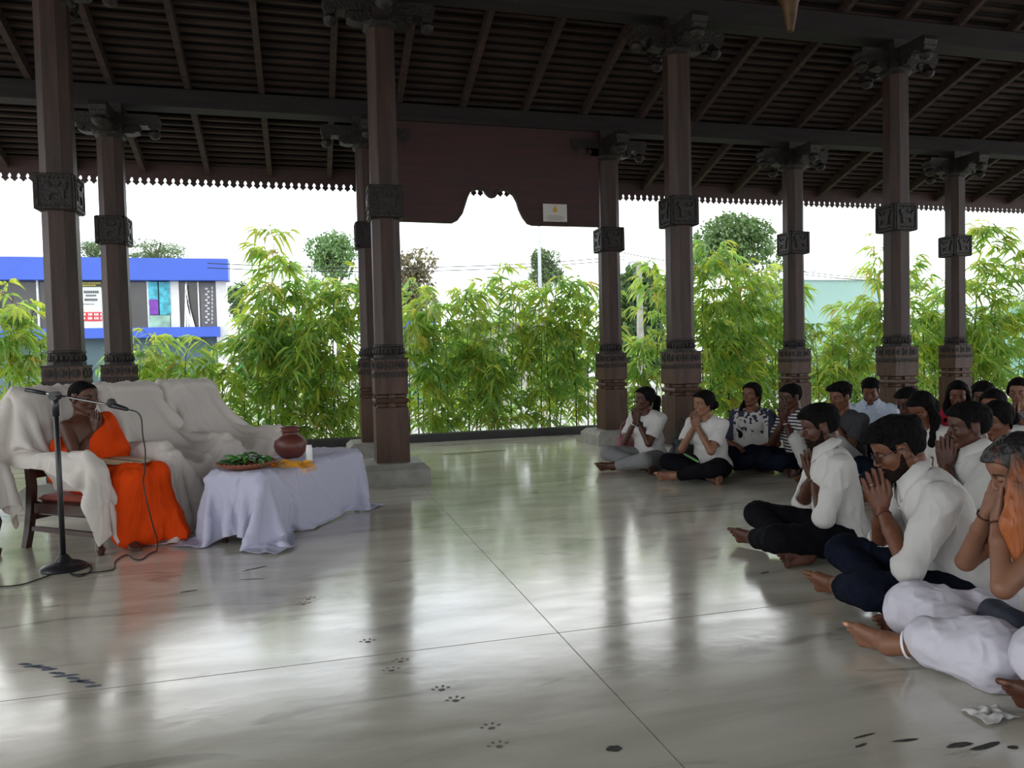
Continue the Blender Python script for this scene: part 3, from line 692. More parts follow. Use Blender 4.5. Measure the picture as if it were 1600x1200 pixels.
        if collar:
            cb = MB(); n = 26; ax = nrm(up(na)+.0*nx); cc = nk+up(na)*.048+nx*.004
            fx = nrm(nx-ax*(nx@ax)); fy = np.array([0, 1., 0])
            rows = []
            for z, rr in ((-.020, .072), (.026, .066), (.031, .071), (-.008, .090), (-.018, .098)):
                row = []
                for k in range(n+1):
                    an = r(24)+k/n*r(312); fr = abs(k/n-.5)*2
                    drop = -.028*smooth(.72, 1.0, fr)*(1 if z <= 0 and rr > .08 else .25); grow_ = 1+.22*smooth(.75, 1, fr)*(rr > .08)
                    row.append(cc+fx*math.cos(an)*rr*grow_+fy*math.sin(an)*rr*.98+ax*(z+drop-.014*math.cos(an)))
                rows.append(row)
            m_ = len(rows[0]); vs = [p*sc for rw in rows for p in rw]
            cb.add(vs, [(i*m_+j, i*m_+j+1, (i+1)*m_+j+1, (i+1)*m_+j) for i in range(len(rows)-1) for j in range(m_-1)])
            co_ = cb.build('collar', M[shirt], root, True); sd = co_.modifiers.new('s', 'SOLIDIFY'); sd.thickness = .004
    # ---------- trousers
    if tr:
        G = Field([-.30, -.48, -.02 if legs != 'chair' else -.55], [.62, .48, .50], h*1.15)
        if cover_legs:
            G.op(ell((-.02, 0, .11), (.17, .20, .12)), .03)
            for s_ in (1, -1): G.op(cone(Hip[s_], K[s_]-[0, 0, .02], .125, .105, ((0, 0, 1), 1.15)), .06); G.op(cone(K[s_]-[0, 0, .02], A[s_]*.52+K[s_]*.48+[0, 0, .01], .105, .082), .06)
            G.op(cone((.15, .12, .06), (.30, .18, .05), .09), .08); G.op(cone((.15, -.12, .06), (.30, -.18, .05), .09), .08)
            amp, fq = .010, 9
        else:
            G.op(ell((-.02, 0, .11), (.14, .185, .118)), .03)
            for s_ in (1, -1):
                G.op(cone(Hip[s_], K[s_], .102, .074), .03); e = A[s_]*.80+K[s_]*.20 if legs != 'chair' else A[s_]*.9+K[s_]*.1
                G.op(cone(K[s_], e, .072, .056), .02); fr = nrm(A[s_]-K[s_]); G.op(cone(e+fr*.052, e+fr*.08, .062), .004, sub=True)
            amp, fq = .006, 12
        V, Q = snet(G.F, G.lo, G.h); V = wrinkle(V, Q, amp*wr, fq, seed=len(label)+7); V = wrinkle(V, Q, amp*.4*wr, fq*2.3, seed=len(label)+8)
        V[:, 2] = np.maximum(V[:, 2], .002); link('trousers' if not cover_legs else 'skirt', npmesh('trousers', V*sc, Q), M[tr], root, True)
    # ---------- hair
    hh = min(h, .0055); G = Field(Hc-.20, Hc+.20, hh); add_head(G, HR, Hc, HS, fem)
    X, Y, Z = G.coords(); x, y, z = head_local(X, Y, Z, HR, Hc, HS)
    hl = np.interp(x, [-.12, -.055, -.034, -.028, .014, .020, .030, .042, .060, .078, .12], [-.070, -.060, -.045, .030, .034, -.004 if hair != 'crop' else .02, .000 if hair != 'crop' else .025, .040, .058, .070, .074])
    n1 = gridnoise(x*.6, y, z*.6, 90); n2 = gridnoise(x, y, z, 34, 3)
    if hair == 'crop': th = .0025+0*x; th = th+.0012*n1
    elif hair == 'short': th = .0035+.0035*smooth(-.01, .04, z)+.020*smooth(.04, .10, z)*(1-.3*smooth(.02, -.08, x))+.0045*n1*smooth(.0, .06, z)+.004*n2*smooth(.03, .1, z)
    elif hair == 'quiff': th = .0032+.003*smooth(.0, .045, z)+.026*smooth(.04, .10, z)+.009*smooth(.02, .09, x)*smooth(.05, .09, z)+.005*n1*smooth(.0, .06, z)+.004*n2
    else: th = .012+.006*smooth(.03, .1, z)+.0025*n1-.006*np.exp(-(y/.006)**2)*(x > -.02)
    if hair not in ('crop', 'short', 'quiff'):
        hl = np.interp(x, [-.12, -.03, .0, .020, .034, .045, .062, .080, .12], [-.085, -.075, -.010, -.015, .010, .045, .066, .076, .08])
    Hf = np.maximum(G.F-th*HS, (hl-z)*.7*HS+.0015*n1); G.F = Hf.astype(np.float32)
    if hair in ('tail', 'long', 'loose', 'bun', 'drape'):
        G2 = Field(Hc+[-.34, -.24, -.62], Hc+[.22, .24, .20], hh*1.2)
        off_ = np.round((G.lo-G2.lo)/G2.h).astype(int)
        B = Hc; q = lambda a, b, c: B+HR@(np.array([a, b, c])*HS)
        if hair == 'tail':
            G.op(ell(q(-.105, 0, .03), (.026, .026, .026)), .01)
            G2.op(cone(q(-.10, 0, .03), q(-.15, .0, -.02), .022, .036), .02); G2.op(cone(q(-.15, 0, -.02), B+[-.17, 0, -.16], .036, .040), .02); G2.op(cone(B+[-.17, 0, -.16], B+[-.19, .01, -.33], .040, .018), .02)
        elif hair == 'bun': G2.op(ell(q(-.115, 0, -.03), (.040, .045, .045)), .01)
        elif hair == 'long':
            for s_ in ((1,) if mirror else (-1,)):
                G2.op(cone(q(-.03, s_*.065, 0), B+[.0, s_*.085, -.12], .026, .028), .02); G2.op(cone(B+[.0, s_*.085, -.12], B+[.085, s_*.09, -.40], .028, .020), .02)
            G2.op(cone(q(-.07, 0, -.02), B+[-.09, 0, -.17], .055, .045), .02)
        elif hair == 'loose':
            for s_ in (1, -1):
                G2.op(cone(q(-.01, s_*.072, .03), q(.0, s_*.085, -.09), .022, .028, ((1, 0, 0), .8)), .02); G2.op(cone(q(.0, s_*.085, -.09), B+[.03, s_*.10, -.25], .028, .026), .02)
            G2.op(cone(q(-.07, 0, -.02), B+[-.10, 0, -.24], .075, .07), .03)
        elif hair == 'drape':
            for s_ in (1, -1):
                G2.op(cone(q(-.01, s_*.070, .06), q(.02, s_*.090, -.03), .030, .052, ((0, 1, 0), 2.0)), .03); e_ = .022 if s_ > 0 else 0
                G2.op(cone(q(.02, s_*.090, -.03), B+[.030+e_, s_*.112, -.17], .056, .052, ((0, 1, 0), 2.2)), .03); G2.op(cone(B+[.030+e_, s_*.112, -.17], B+[.03, s_*.120, -.36], .052, .022, ((0, 1, 0), 2.0)), .03)
            G2.op(cone(q(-.06, 0, -.01), B+[-.06, 0, -.20], .075, .07), .03)
        V2, Q2 = snet(G2.F, G2.lo, G2.h); V2 = wrinkle(V2, Q2, .006, 40, axis=(.15, 0, 1), seed=4)
        V, Q = snet(G.F, G.lo, G.h); Q = np.concatenate([Q, Q2+len(V)]); V = np.concatenate([V, V2])
    else: V, Q = snet(G.F, G.lo, G.h)
    link('hair', npmesh('hair', V*sc, Q), M[hairm], root, True)
    if beard:
        G = Field(Hc-.17, Hc+.17, min(h, .0045)); add_head(G, HR, Hc, HS, fem); X, Y, Z = G.coords(); x, y, z = head_local(X, Y, Z, HR, Hc, HS)
        top = np.interp(x, [-.02, .008, .02, .035, .060, .076, .085, .11], [-.05, .000, -.030, -.052, -.066, -.050, -.0435, -.041]) if beard == 'full' else np.interp(x, [.0, .06, .085, .11], [-.3, -.3, -.043, -.041])
        reg = np.maximum(z-top, -.010*0-x+.004); reg = np.maximum(reg, -.118-z) if beard == 'full' else np.maximum(np.maximum(reg, -.052-z), np.abs(y)-.026)
        n1 = gridnoise(x, y, z, 110); th = (.0035 if beard != 'full' else .002+.0045*smooth(-.05, -.10, z))+.0018*n1
        f = np.maximum(G.F-th, reg*.8); lip = np.sqrt(((x-.096)/.03)**2+(y/.021)**2+((z+.0585)/.0085)**2)-1
        G.F = np.maximum(f, -lip*.008).astype(np.float32)
        V, Q = snet(G.F, G.lo, G.h, 0); link('beard' if beard == 'full' else 'moustache', npmesh('beard', V*sc, Q), M['beard'], root, True)
    if glasses:
        T = lambda p: (Hc+HR@(np.array(p)*HS))*sc
        g = MB()
        for s_ in (1, -1):
            g.tube([T((.104+.004*math.cos(k), s_*.034+.026*math.cos(k), .002+.019*math.sin(k))) for k in np.linspace(0, 2*PI, 17)], .0017*sc, 6)
            g.tube([T((.100, s_*.060, .008)), T((.05, s_*.077, .012)), T((-.005, s_*.086, .014)), T((-.022, s_*.086, -.006))], .0018*sc, 6)
        g.tube([T((.108, -.009, .006)), T((.112, 0, .009)), T((.108, .009, .006))], .0017*sc, 6)
        go = g.build('glasses', M['rubber'], root, True)
        g = MB()
        for s_ in (1, -1): g.add([T((.105, s_*.034+.025*math.cos(k), .002+.018*math.sin(k))) for k in np.linspace(0, 2*PI, 17)[:-1]], [tuple(range(16))])
        lo_ = g.build('lens', M['glass'], go); s2 = lo_.modifiers.new('s', 'SOLIDIFY'); s2.thickness = .001
    info = dict(root=root, Hc=Hc*sc, HR=HR, El={k: v*sc for k, v in El.items()}, Wr={k: v*sc for k, v in Wr.items()}, K=K, A=A, FT=FT, P2=P2*sc, P3=P3*sc, Sh=Sh, C2=C2, fd=fd, H=H, up=up, a=(a1, a2, a3))
    return info
def band(P, s_, t, rr, w, m, name):      # ring round a forearm or ankle
    a, b = P; a = np.array(a); b = np.array(b); ax = nrm(b-a); c = a+(b-a)*t; u = nrm(np.cross(ax, [0, .3, 1])); v_ = np.cross(ax, u)
    mb = MB(); n = 20; R = []
    for k in range(n):
        an = 2*PI*k/n; d = u*math.cos(an)+v_*math.sin(an)
        R.append([c+d*(rr+w*.35*math.cos(q))+ax*w*.5*math.sin(q) for q in np.arange(0, 2*PI, PI/3)])
    R.append(R[0]); mb.rings(R, cap=False); return mb.build(name, M[m] if isinstance(m, str) else m, s_, True)
# ================================================================== CLOTH (particle drape)
def drape(X, sdf, rest, steps=240, iters=9, fric=.35, hold=None, cap=None, g=.0012, shear=.55, bend=.18):
    """X: (n, m, 3) start positions; rest: (du, dv) spacing; sdf(points)->distance"""
    X = X.astype(float).copy(); Pv = X.copy(); du, dv = rest; dd = math.hypot(du, dv)
    def sat(A, B, L, k):
        d = B-A; l = np.sqrt((d*d).sum(-1, keepdims=True))+1e-9; c = d*(.5*k*(l-L)/l); A += c; B -= c
    eps = 1e-3
    for s_ in range(steps):
        vel = (X-Pv)*.975; sp_ = np.linalg.norm(vel, axis=-1, keepdims=True); vel = vel*np.minimum(1, .012/(sp_+1e-9)); Pv = X.copy(); X = X+vel; X[..., 2] -= g
        for it in range(iters):
            for o_ in (0, 1):
                n = (X.shape[0]-o_)//2*2; sat(X[o_:o_+n:2], X[o_+1:o_+n:2], du, 1)
                m = (X.shape[1]-o_)//2*2; sat(X[:, o_:o_+m:2], X[:, o_+1:o_+m:2], dv, 1)
            if it % 2 == 0:
                for o_ in (0, 1):
                    n = (X.shape[0]-o_)//2*2
                    sat(X[o_:o_+n:2, :-1], X[o_+1:o_+n:2, 1:], dd, shear); sat(X[o_:o_+n:2, 1:], X[o_+1:o_+n:2, :-1], dd, shear)
                for o_ in range(4):
                    A, B = X[o_::4], X[o_+2::4]; k = min(len(A), len(B)); sat(A[:k], B[:k], 2*du, bend)
                    A, B = X[:, o_::4], X[:, o_+2::4]; k = min(A.shape[1], B.shape[1]); sat(A[:, :k], B[:, :k], 2*dv, bend)
            if it % 3 == 2 or it == iters-1:
                P = X.reshape(-1, 3); d = sdf(P)-.006; m_ = d < 0
                if m_.any():
                    Q = P[m_]; G = np.stack([sdf(Q+eps*np.eye(3)[i])-sdf(Q-eps*np.eye(3)[i]) for i in range(3)], 1); G /= np.linalg.norm(G, axis=1)[:, None]+1e-9
                    P[m_] = Q-G*d[m_][:, None]; pv = Pv.reshape(-1, 3); pv[m_] += (P[m_]-pv[m_])*fric*.8
                fl = P[:, 2] < .006; P[fl, 2] = .006; pv = Pv.reshape(-1, 3); pv[fl] += (P[fl]-pv[fl])*.3
                X = P.reshape(X.shape); Pv = Pv.reshape(X.shape)
            if cap is not None: cap(X)
            if hold is not None:
                for (i, j), t in hold: X[i, j] = t if t is not None else X[i, j]
    return X
def rbox(P, c, h, r=.01, R=None):
    q = P-np.asarray(c); q = q if R is None else q@R
    q = np.abs(q)-(np.asarray(h)-r); return np.linalg.norm(np.maximum(q, 0), axis=1)+np.minimum(q.max(1), 0)-r
def sheet_obj(name, X, m, parent=None, th=.002, sub=1, wr=0, seed=0):
    n, k = X.shape[:2]; V = X.reshape(-1, 3); i = np.arange(n*k).reshape(n, k)
    Q = np.stack([i[:-1, :-1], i[1:, :-1], i[1:, 1:], i[:-1, 1:]], -1).reshape(-1, 4)
    if wr:
        def up3(A):      # smooth refinement of the cloth grid along its first axis
            P0, P1, P2, P3 = A[[0]+list(range(len(A)-2))], A[:-1], A[1:], A[list(range(2, len(A)))+[-1]]; out = []
            for t in (0, 1/3, 2/3): out.append(.5*(2*P1+(P2-P0)*t+(2*P0-5*P1+4*P2-P3)*t*t+(3*P1-P0-3*P2+P3)*t**3))
            return np.concatenate([np.stack(out, 1).reshape((-1,)+A.shape[1:]), A[-1:]])
        X = up3(X); X = up3(X.transpose(1, 0, 2)).transpose(1, 0, 2); sub = 0
        n, k = X.shape[:2]; V = X.reshape(-1, 3); i = np.arange(n*k).reshape(n, k)
        Q = np.stack([i[:-1, :-1], i[1:, :-1], i[1:, 1:], i[:-1, 1:]], -1).reshape(-1, 4)
        for fq, am, ax, tw in ((4.2, .009, (.62, .0, -.55), .10), (6.0, .006, (.55, .35, -.6), .09), (5.0, .006, (.5, -.45, -.6), .09)):
            P_ = V*fq+seed*5.3; ax = nrm(ax); P_ = P_-np.outer((P_@ax)*.88, ax); nn = vnoise(P_+.35*vnoise(P_*.6+3)[:, None]); V = V+vnormals(V, Q)*(am*np.exp(-(nn/tw)**2))[:, None]
        V = wrinkle(V, Q, wr, 7, axis=(.55, .1, -.6), seed=seed); V = wrinkle(V, Q, wr*.4, 17, axis=(0, .1, 1), seed=seed+3); V[:, 2] = np.maximum(V[:, 2], .004)
    o = link(name, npmesh(name, V, Q), m, parent, True)
    s2 = o.modifiers.new('s', 'SOLIDIFY'); s2.thickness = th; s2.offset = 1
    if sub: s1 = o.modifiers.new('u', 'SUBSURF'); s1.levels = sub; s1.render_levels = sub
    return o
# chairs: x = facing, y = sitter's left. seat .43, arms .60, back top 1.0
CH_A = -math.radians(21.7)-YAW
def chair_sdf(P):
    d = rbox(P, (.02, 0, .285), (.29, .27, .06), .03)
    Rb = roty(-.20).T if False else np.array([[math.cos(.2), 0, -math.sin(.2)], [0, 1, 0], [math.sin(.2), 0, math.cos(.2)]])
    d = np.minimum(d, rbox(P, (-.345, 0, .70), (.065, .28, .31), .03, Rb)); d = np.minimum(d, rbox(P, (.285, -.275, .30), (.06, .055, .27), .03)); d = np.minimum(d, rbox(P, (.285, .275, .30), (.06, .055, .27), .03))
    for s_ in (-1, 1): d = np.minimum(d, rbox(P, (-.03, s_*.288, .55), (.33, .045, .06), .035))
    return d
def make_chair():
    r = empty('armchair')
    b = MB(); b.box(-.27, .31, -.265, .265, .22, .305, .012); b.build('seat_frame', M['chairwood'], r, auto=True)
    MB().box(-.25, .30, -.25, .25, .30, .342, .02).build('seat_cushion', mat('cushion', (.25, .05, .03), .8), r, auto=True)
    for s_ in (-1, 1):
        # cabriole front leg, raked square back leg running up to the back post
        b = MB(); b.tube([(.29, s_*.26, .25), (.30, s_*.262, .21), (.30, s_*.26, .15), (.285, s_*.258, .10), (.29, s_*.26, .05), (.305, s_*.262, .035), (.305, s_*.262, .0)], [.030, .036, .024, .017, .022, .028, .016], 10); b.build('leg', M['chairwood'], r, auto=True)
        b = MB(); b.rings([[(x-w, s_*.255-.02, z), (x+w, s_*.255-.02, z), (x+w, s_*.255+.02, z), (x-w, s_*.255+.02, z)] for x, z, w in ((-.36, 0, .022), (-.325, .12, .024), (-.30, .25, .026), (-.285, .40, .026), (-.30, .55, .022), (-.345, .75, .020), (-.395, .98, .018))]); b.build('leg', M['chairwood'], r, auto=True)
        b = MB(); b.tube([(-.31, s_*.27, .55), (-.1, s_*.285, .575), (.16, s_*.288, .572), (.24, s_*.288, .565), (.262, s_*.288, .55)], [.018, .021, .022, .024, .015], 8); b.build('armrest', M['chairwood'], r, auto=True)
        b = MB(); b.tube([(.24, s_*.275, .29), (.22, s_*.28, .47), (.235, s_*.287, .56)], .018, 8); b.build('arm_post', M['chairwood'], r, auto=True)
        MB().bar((-.32, s_*.255, .13), (.30, s_*.258, .12), .022, .030).build('side_rail', M['chairwood'], r)
    MB().bar((-.31, -.25, .20), (-.31, .25, .20), .024, .04).build('cross_rail', M['chairwood'], r)
    Rb = lambda x, y, z: (-.345+x*math.cos(.2)-z*math.sin(.2), y, .70+x*math.sin(.2)+z*math.cos(.2))
    b = MB(); b.rings([[Rb(-.02, -.25, z), Rb(.02, -.25, z), Rb(.02, .25, z), Rb(-.02, .25, z)] for z in (-.26, .29)]); b.build('back_panel', M['chairwood'], r)
    return r
CH0 = cw(-2.715, 4.97); ROW = np.array([math.cos(-YAW)*.37+0, 0]); rowd = cw(.37, .93)-cw(0, 0)
chairs = []; ch = make_chair(); k0 = 0
fd_ = np.array([math.cos(CH_A), math.sin(CH_A)])
spots = [CH0+rowd*.585*k for k in range(3)]+[CH0-rowd*.72-fd_*.64]
clab = ['dark wooden armchair under the monk, its curved legs showing below the sheet', 'sheet-covered armchair second in the row, just behind the monk', 'sheet-covered armchair at the far right end of the row, beside the clay pot', 'armchair at the left picture edge, nearest the camera in the row']
for k, p in enumerate(spots):
    o = ch if k == 0 else copy_tree(ch); o.location = (p[0], p[1], 0); o.rotation_euler = (0, 0, CH_A); tag(o, clab[k], 'chair', 'armchairs in a row under white sheets')
def sitcap(X):       # the sitter's weight presses the cloth onto the seat and back against its front edge
    m = (np.abs(X[..., 1]) < .19) & (X[..., 0] > -.26) & (X[..., 0] < .36) & (X[..., 2] > .25); X[..., 2][m] = np.minimum(X[..., 2][m], np.where(X[..., 0][m] < -.18, 1.0, .366))
    m = (np.abs(X[..., 1]) < .24) & (X[..., 2] < .38) & (X[..., 0] > 0); X[..., 0][m] = np.minimum(X[..., 0][m], .345)
def chair_sheet(seed, nx=66, ny=54, ly=1.30, yo=0, back=.35, front=.55, slack=1.06, steps=190, cap=None, mid=.835, yslack=1.10):
    """starts as a tent from the back rest to the arm ends, then sags and hangs"""
    r = np.random.default_rng(seed); L = back+mid+front; s_ = np.linspace(0, L, nx); top = np.array([-.42, 1.045]); arm = np.array([.31, .64])
    xz = []
    for q in s_:
        if q < back: xz.append(top+[-.10, q-back])
        elif q < back+mid: xz.append(top+(arm-top)*(q-back)/mid)
        else: xz.append(arm+np.array([.35, -.94])*(q-back-mid))
    xz = np.array(xz); ys = np.linspace(-ly/2, ly/2, ny)+yo
    X = np.zeros((nx, ny, 3)); X[..., 0] = xz[:, 0:1]; X[..., 2] = xz[:, 1:2]+.006*r.normal(size=(nx, ny)); X[..., 1] = ys[None, :]
    i0 = int(round(back/L*(nx-1))); hold = [((i0, j), np.array([-.425, ys[j], 1.03+.004*r.normal()])) for j in range(ny) if abs(ys[j]) < .27]
    i1 = int(round((back+mid)/L*(nx-1)))
    for s2 in (-1, 1):
        for di in range(-5, 1, 1):
            jj = int(np.argmin(np.abs(ys-s2*.30))); hold.append(((i1+di, jj), np.array([.285+di*.028, s2*.292, .632+.001*di])))
            jj += s2; hold.append(((i1+di, jj), np.array([.285+di*.028, s2*.318, .622])))
    return drape(X, chair_sdf, (L/(nx-1)*slack, ly/(ny-1)*yslack), steps, fric=1.0, hold=hold, cap=cap)
slab = ['white sheet draped over the monk\'s chair, hanging off its arm', 'white sheet over the second chair, sloping down to its arms behind the monk', 'white sheet over the far chair with the sharpest raised corner, right end of the row', 'white sheet corner at the left picture edge']
for k, p in enumerate(spots):
    if k == 0: X = chair_sheet(3, ly=1.14, yo=.10, front=.38, slack=1.20, cap=sitcap, yslack=1.22)
    elif k == 3: X = chair_sheet(8, ly=1.20, front=.30)
    else: X = chair_sheet(10+k, ly=1.58, front=.58, yo=-.03, yslack=1.03, slack=1.02)
    o = sheet_obj('dust_sheet', X, M['sheet'], wr=.005, seed=k); o.location = (p[0], p[1], 0); o.rotation_euler = (0, 0, CH_A); tag(o, slab[k], 'sheet', 'white dust sheets on the armchairs')
# low table -----------------------------------------------------------
TA = cw(-1.58, 4.745); tx = nrm(cw(.31, .95)-cw(0, 0)); TAng = math.atan2(tx[1], tx[0]); ty = np.array([-tx[1], tx[0]])
TL, TW, TZ = 1.28, .43, .45
TC = TA+tx*TL/2+ty*TW/2
tb = empty('low_table', (TC[0], TC[1], 0), TAng, 'low dark wooden table hidden under a white cloth in front of the monk', 'table')
MB().box(-TL/2+.02, TL/2-.02, -TW/2+.02, TW/2-.02, TZ-.035, TZ-.012, .006).build('tabletop', M['chairwood'], tb, auto=True)
MB().box(-TL/2+.05, TL/2-.05, -TW/2+.04, TW/2-.04, TZ-.10, TZ-.03).build('apron', M['chairwood'], tb)
for sx in (-1, 1):
    for sy in (-1, 1):
        x, y = sx*(TL/2-.035), sy*(TW/2-.045)
        if sx < 0 and sy > 0: y -= .07
        MB().rings([[(x-w, y-w, z), (x+w, y-w, z), (x+w, y+w, z), (x-w, y+w, z)] for z, w in ((0, .013), (.20, .022), (.35, .024), (TZ-.03, .024))]).build('leg', M['chairwood'], tb)
MB().bar((-TL/2+.035, -TW/2+.04, .22), (-TL/2+.035, TW/2-.08, .22), .03, .045).build('rail', M['chairwood'], tb)
def tsdf(P): return rbox(P, (0, 0, TZ-.12), (TL/2, TW/2, .12), .012)
nx, ny = 76, 58; lx, ly = 1.80, 1.22
xs = np.linspace(-TL/2-.31, -TL/2-.31+lx, nx); ys = np.linspace(-TW/2-.44, -TW/2-.44+ly, ny); rr_ = np.random.default_rng(5)
X = np.zeros((nx, ny, 3)); X[..., 0] = xs[:, None]; X[..., 1] = ys[None, :]; X[..., 2] = TZ+.012+.004*rr_.normal(size=(nx, ny))
X[..., 1] += .05*((xs+TL/2)/TL)[:, None]
X = drape(X, tsdf, (lx/(nx-1), ly/(ny-1)), 230, fric=.9)
X[..., 2] += .001; o = sheet_obj('tablecloth', X, M['tcloth'], wr=.0022, seed=9); o.location = (TC[0], TC[1], 0); o.rotation_euler = (0, 0, TAng); tag(o, 'bluish white tablecloth hanging to the floor over the low table', 'tablecloth')
TT = TZ+.010
def ont(px, py, z=TT): q = on(px, py, 2, z); return q[0], q[1]
# woven tray with betel leaves
bx, by = ont(386, 732)
bk = empty('woven_tray', (bx, by, TT), .5, 'round reddish woven tray of green leaves on the near end of the white table', 'tray')
MB().lathe([(.001, .001), (.11, .003), (.155, .020), (.182, .038), (.186, .044), (.178, .042), (.150, .026), (.10, .010), (.001, .008)], 36).build('tray_body', M['basket'], bk, auto=True)
b = MB()
for k in range(36):
    a = k/36*2*PI; b.lathe([(.001, .036), (.010, .040), (.010, .046), (.001, .050)], 6, .184*math.cos(a), .184*math.sin(a))
b.build('plaited_rim', M['basket'], bk)
R5 = random.Random(4)
ll = ['pale green', 'bright green', 'dark green']
for k in range(26):
    a = k*2.4; rr = .145*math.sqrt((k+.5)/26); L = .060+.02*R5.random(); w = L*.62
    z = .022+.045*(1-rr/.15)+.012*R5.random()+(.012 if k % 3 == 0 else 0)
    b = MB(); rows = []
    nn = 9
    for i in range(nn):
        t = i/(nn-1); ww = w*math.sin(PI*min(1, t*1.02+.001)**.75)*(.5 if t < .99 else .02)+.002
        rows.append([(L*(t-.5)*2*.9, s_*ww, .022*math.sin(PI*t)+.012*(1-abs(s_))) for s_ in (-1, -.5, 0, .5, 1)])
    vs = [p for r_ in rows for p in r_]; b.add(vs, [(i*5+j, i*5+j+1, (i+1)*5+j+1, (i+1)*5+j) for i in range(nn-1) for j in range(4)])
    o = b.build('betel_leaf', M['leafgreen'] if k % 5 else M['leafdark'], None, True); sd = o.modifiers.new('s', 'SOLIDIFY'); sd.thickness = .0015
    w_ = rotz(.5)@np.array([rr*math.cos(a), rr*math.sin(a), 0]); o.location = (bx+w_[0], by+w_[1], TT+z); o.rotation_euler = (R5.uniform(-.3, .3), R5.uniform(-.35, .15), a+R5.uniform(-.6, .6))
    tag(o, 'green leaf heaped with others in the woven tray', 'leaf', 'green leaves heaped in the woven tray')
# clay pot
qx, qy = ont(455, 716)
MBp = MB().lathe([(.001, .0), (.050, .0), (.080, .02), (.108, .06), (.118, .10), (.110, .14), (.085, .168), (.062, .182), (.055, .190), (.056, .205), (.066, .213), (.066, .220), (.058, .222), (.062, .232), (.070, .240), (.066, .246), (.050, .243), (.045, .20), (.001, .19)], 40)
o = MBp.build('clay_pot', M['clay'], None, True); o.scale = (1, 1, .93); o.location = (qx, qy, TT); tag(o, 'round reddish brown clay pot with ringed neck on the white table', 'pot')
wx, wy = ont(483.5, 719.5)
cn = empty('bottle', (wx, wy, TT), 0, 'small plain white cylindrical bottle right of the clay pot', 'bottle')
MB().lathe([(.001, 0), (.020, 0), (.022, .004), (.022, .085), (.019, .092), (.001, .092)], 20).build('bottle_body', M['white'], cn, auto=True)
MB().lathe([(.018, .091), (.019, .094), (.019, .108), (.001, .110)], 20).build('cap', M['white'], cn, auto=True)
# yellow cloth with a fringe, crumpled at the foot of the pot
gx, gy = ont(447, 727)
gc = empty('yellow_scarf', (gx, gy, TT), TAng, 'crumpled golden yellow cloth with a fringe beside the tray', 'cloth')
n = 44; X = np.zeros((n, n, 3)); t = np.linspace(-1, 1, n); A_, B_ = np.meshgrid(t, t, indexing='ij')
P_ = np.stack([A_.ravel(), B_.ravel(), 0*A_.ravel()], 1)
ht_ = np.clip(vnoise(P_*3.1+2)*.6+vnoise(P_*6.3+7)*.35+.45, 0, 2).reshape(n, n)*.034*np.clip(1.25-np.abs(B_)-.2*np.abs(A_), .1, 1)
X[..., 0] = B_*.11+.03*vnoise(P_*2+4).reshape(n, n); X[..., 1] = A_*.15*(1)+.02*vnoise(P_*2.5+9).reshape(n, n); X[..., 2] = ht_+.004
sheet_obj('cloth_body', X, M['gold'], gc, .002)
b = MB()
for k in range(26):
    y = -.15+.0; x = -.10+k*.006; z = .004+.012*abs(math.sin(k*1.7)); y0 = -.135
    b.tube([(x, y0, .012), (x+.004*math.sin(k), y0-.03, .008), (x+.012*math.sin(k*2.1), y0-.055, -.008), (x+.012*math.sin(k*2.1), y0-.06, -.035)], .0022, 4)
b.build('fringe', M['gold'], gc)
# microphone stand --------------------------------------------------------
mc = on(100, 889, 2, 0); ms_ = empty('microphone_stand', (mc[0], mc[1], 0), -YAW, 'black floor microphone stand with long boom in front of the monk', 'microphone stand')
dM = float((mc-CP)@Fw)
def ms(px, py, dd=0):      # point in the stand's upright plane facing the camera
    d = ray(px, py); q = CP+d*(dM+dd); q = q-np.array([mc[0], mc[1], 0]); return rotz(YAW)@q
MB().lathe([(.001, 0), (.118, 0), (.122, .008), (.115, .020), (.085, .036), (.045, .048), (.028, .075), (.02, .085), (.001, .086)], 32).build('base', M['black'], ms_, auto=True)
zt_ = ms(92, 622)[2]; x_ = ms(92, 622)[0]
MB().tube([(0, 0, .07), (x_*.5, 0, zt_*.5), (x_, 0, zt_)], [.0145, .0145, .0145], 12).build('lower_pole', M['black'], ms_, True)
MB().tube([(x_, 0, zt_-.10), (x_, 0, zt_+.02)], .018, 12).build('clutch', M['black'], ms_, True)
J = ms(92, 618)
b = MB(); b.rings([[(J[0]+.026*math.cos(a), y, J[2]+.026*math.sin(a)) for a in np.linspace(0, 2*PI, 13)[:-1]] for y in (-.025, .025)]); b.tube([(J[0]+.02, -.03, J[2]), (J[0]+.055, -.03, J[2]+.01)], .008, 6); b.build('boom_joint', M['black'], ms_, auto=True)
tipL, tipR = ms(40, 609), ms(178, 634)
MB().tube([tipL, tipL+(J-tipL)*.6], .011, 8).build('counterweight', M['black'], ms_, True)
MB().tube([tipL, J, tipR], .0065, 8).build('boom', M['steel'], ms_, True)
b = MB(); a_, c_ = ms(168, 631, -.01), ms(200, 640, -.01); b.tube([a_, a_+(c_-a_)*.15, c_-(c_-a_)*.05, c_], [.012, .019, .011, .008], 12)
mic = b.build('microphone', M['black'], ms_, True)
b = MB(); R3 = ms(174, 629.5, -.01); b.lathe([(.001, -.026), (.018, -.020), (.027, 0), (.018, .022), (.001, .026)], 16, 0, 0); b.v = [tuple(np.array(p)+R3) for p in b.v]; b.build('microphone_grille', mat('mic_mesh', (.05, .05, .05), .5, .3, 200, .5, 400, metal=.6), ms_, True)
cb = [ms(200, 640, -.01), ms(214, 644), ms(221, 655), ms(223, 680), ms(227, 705, -.03), ms(226, 735, -.02), ms(224, 755, -.0), ms(231, 790, .0), ms(240, 825, .06), ms(246, 845, .16)]
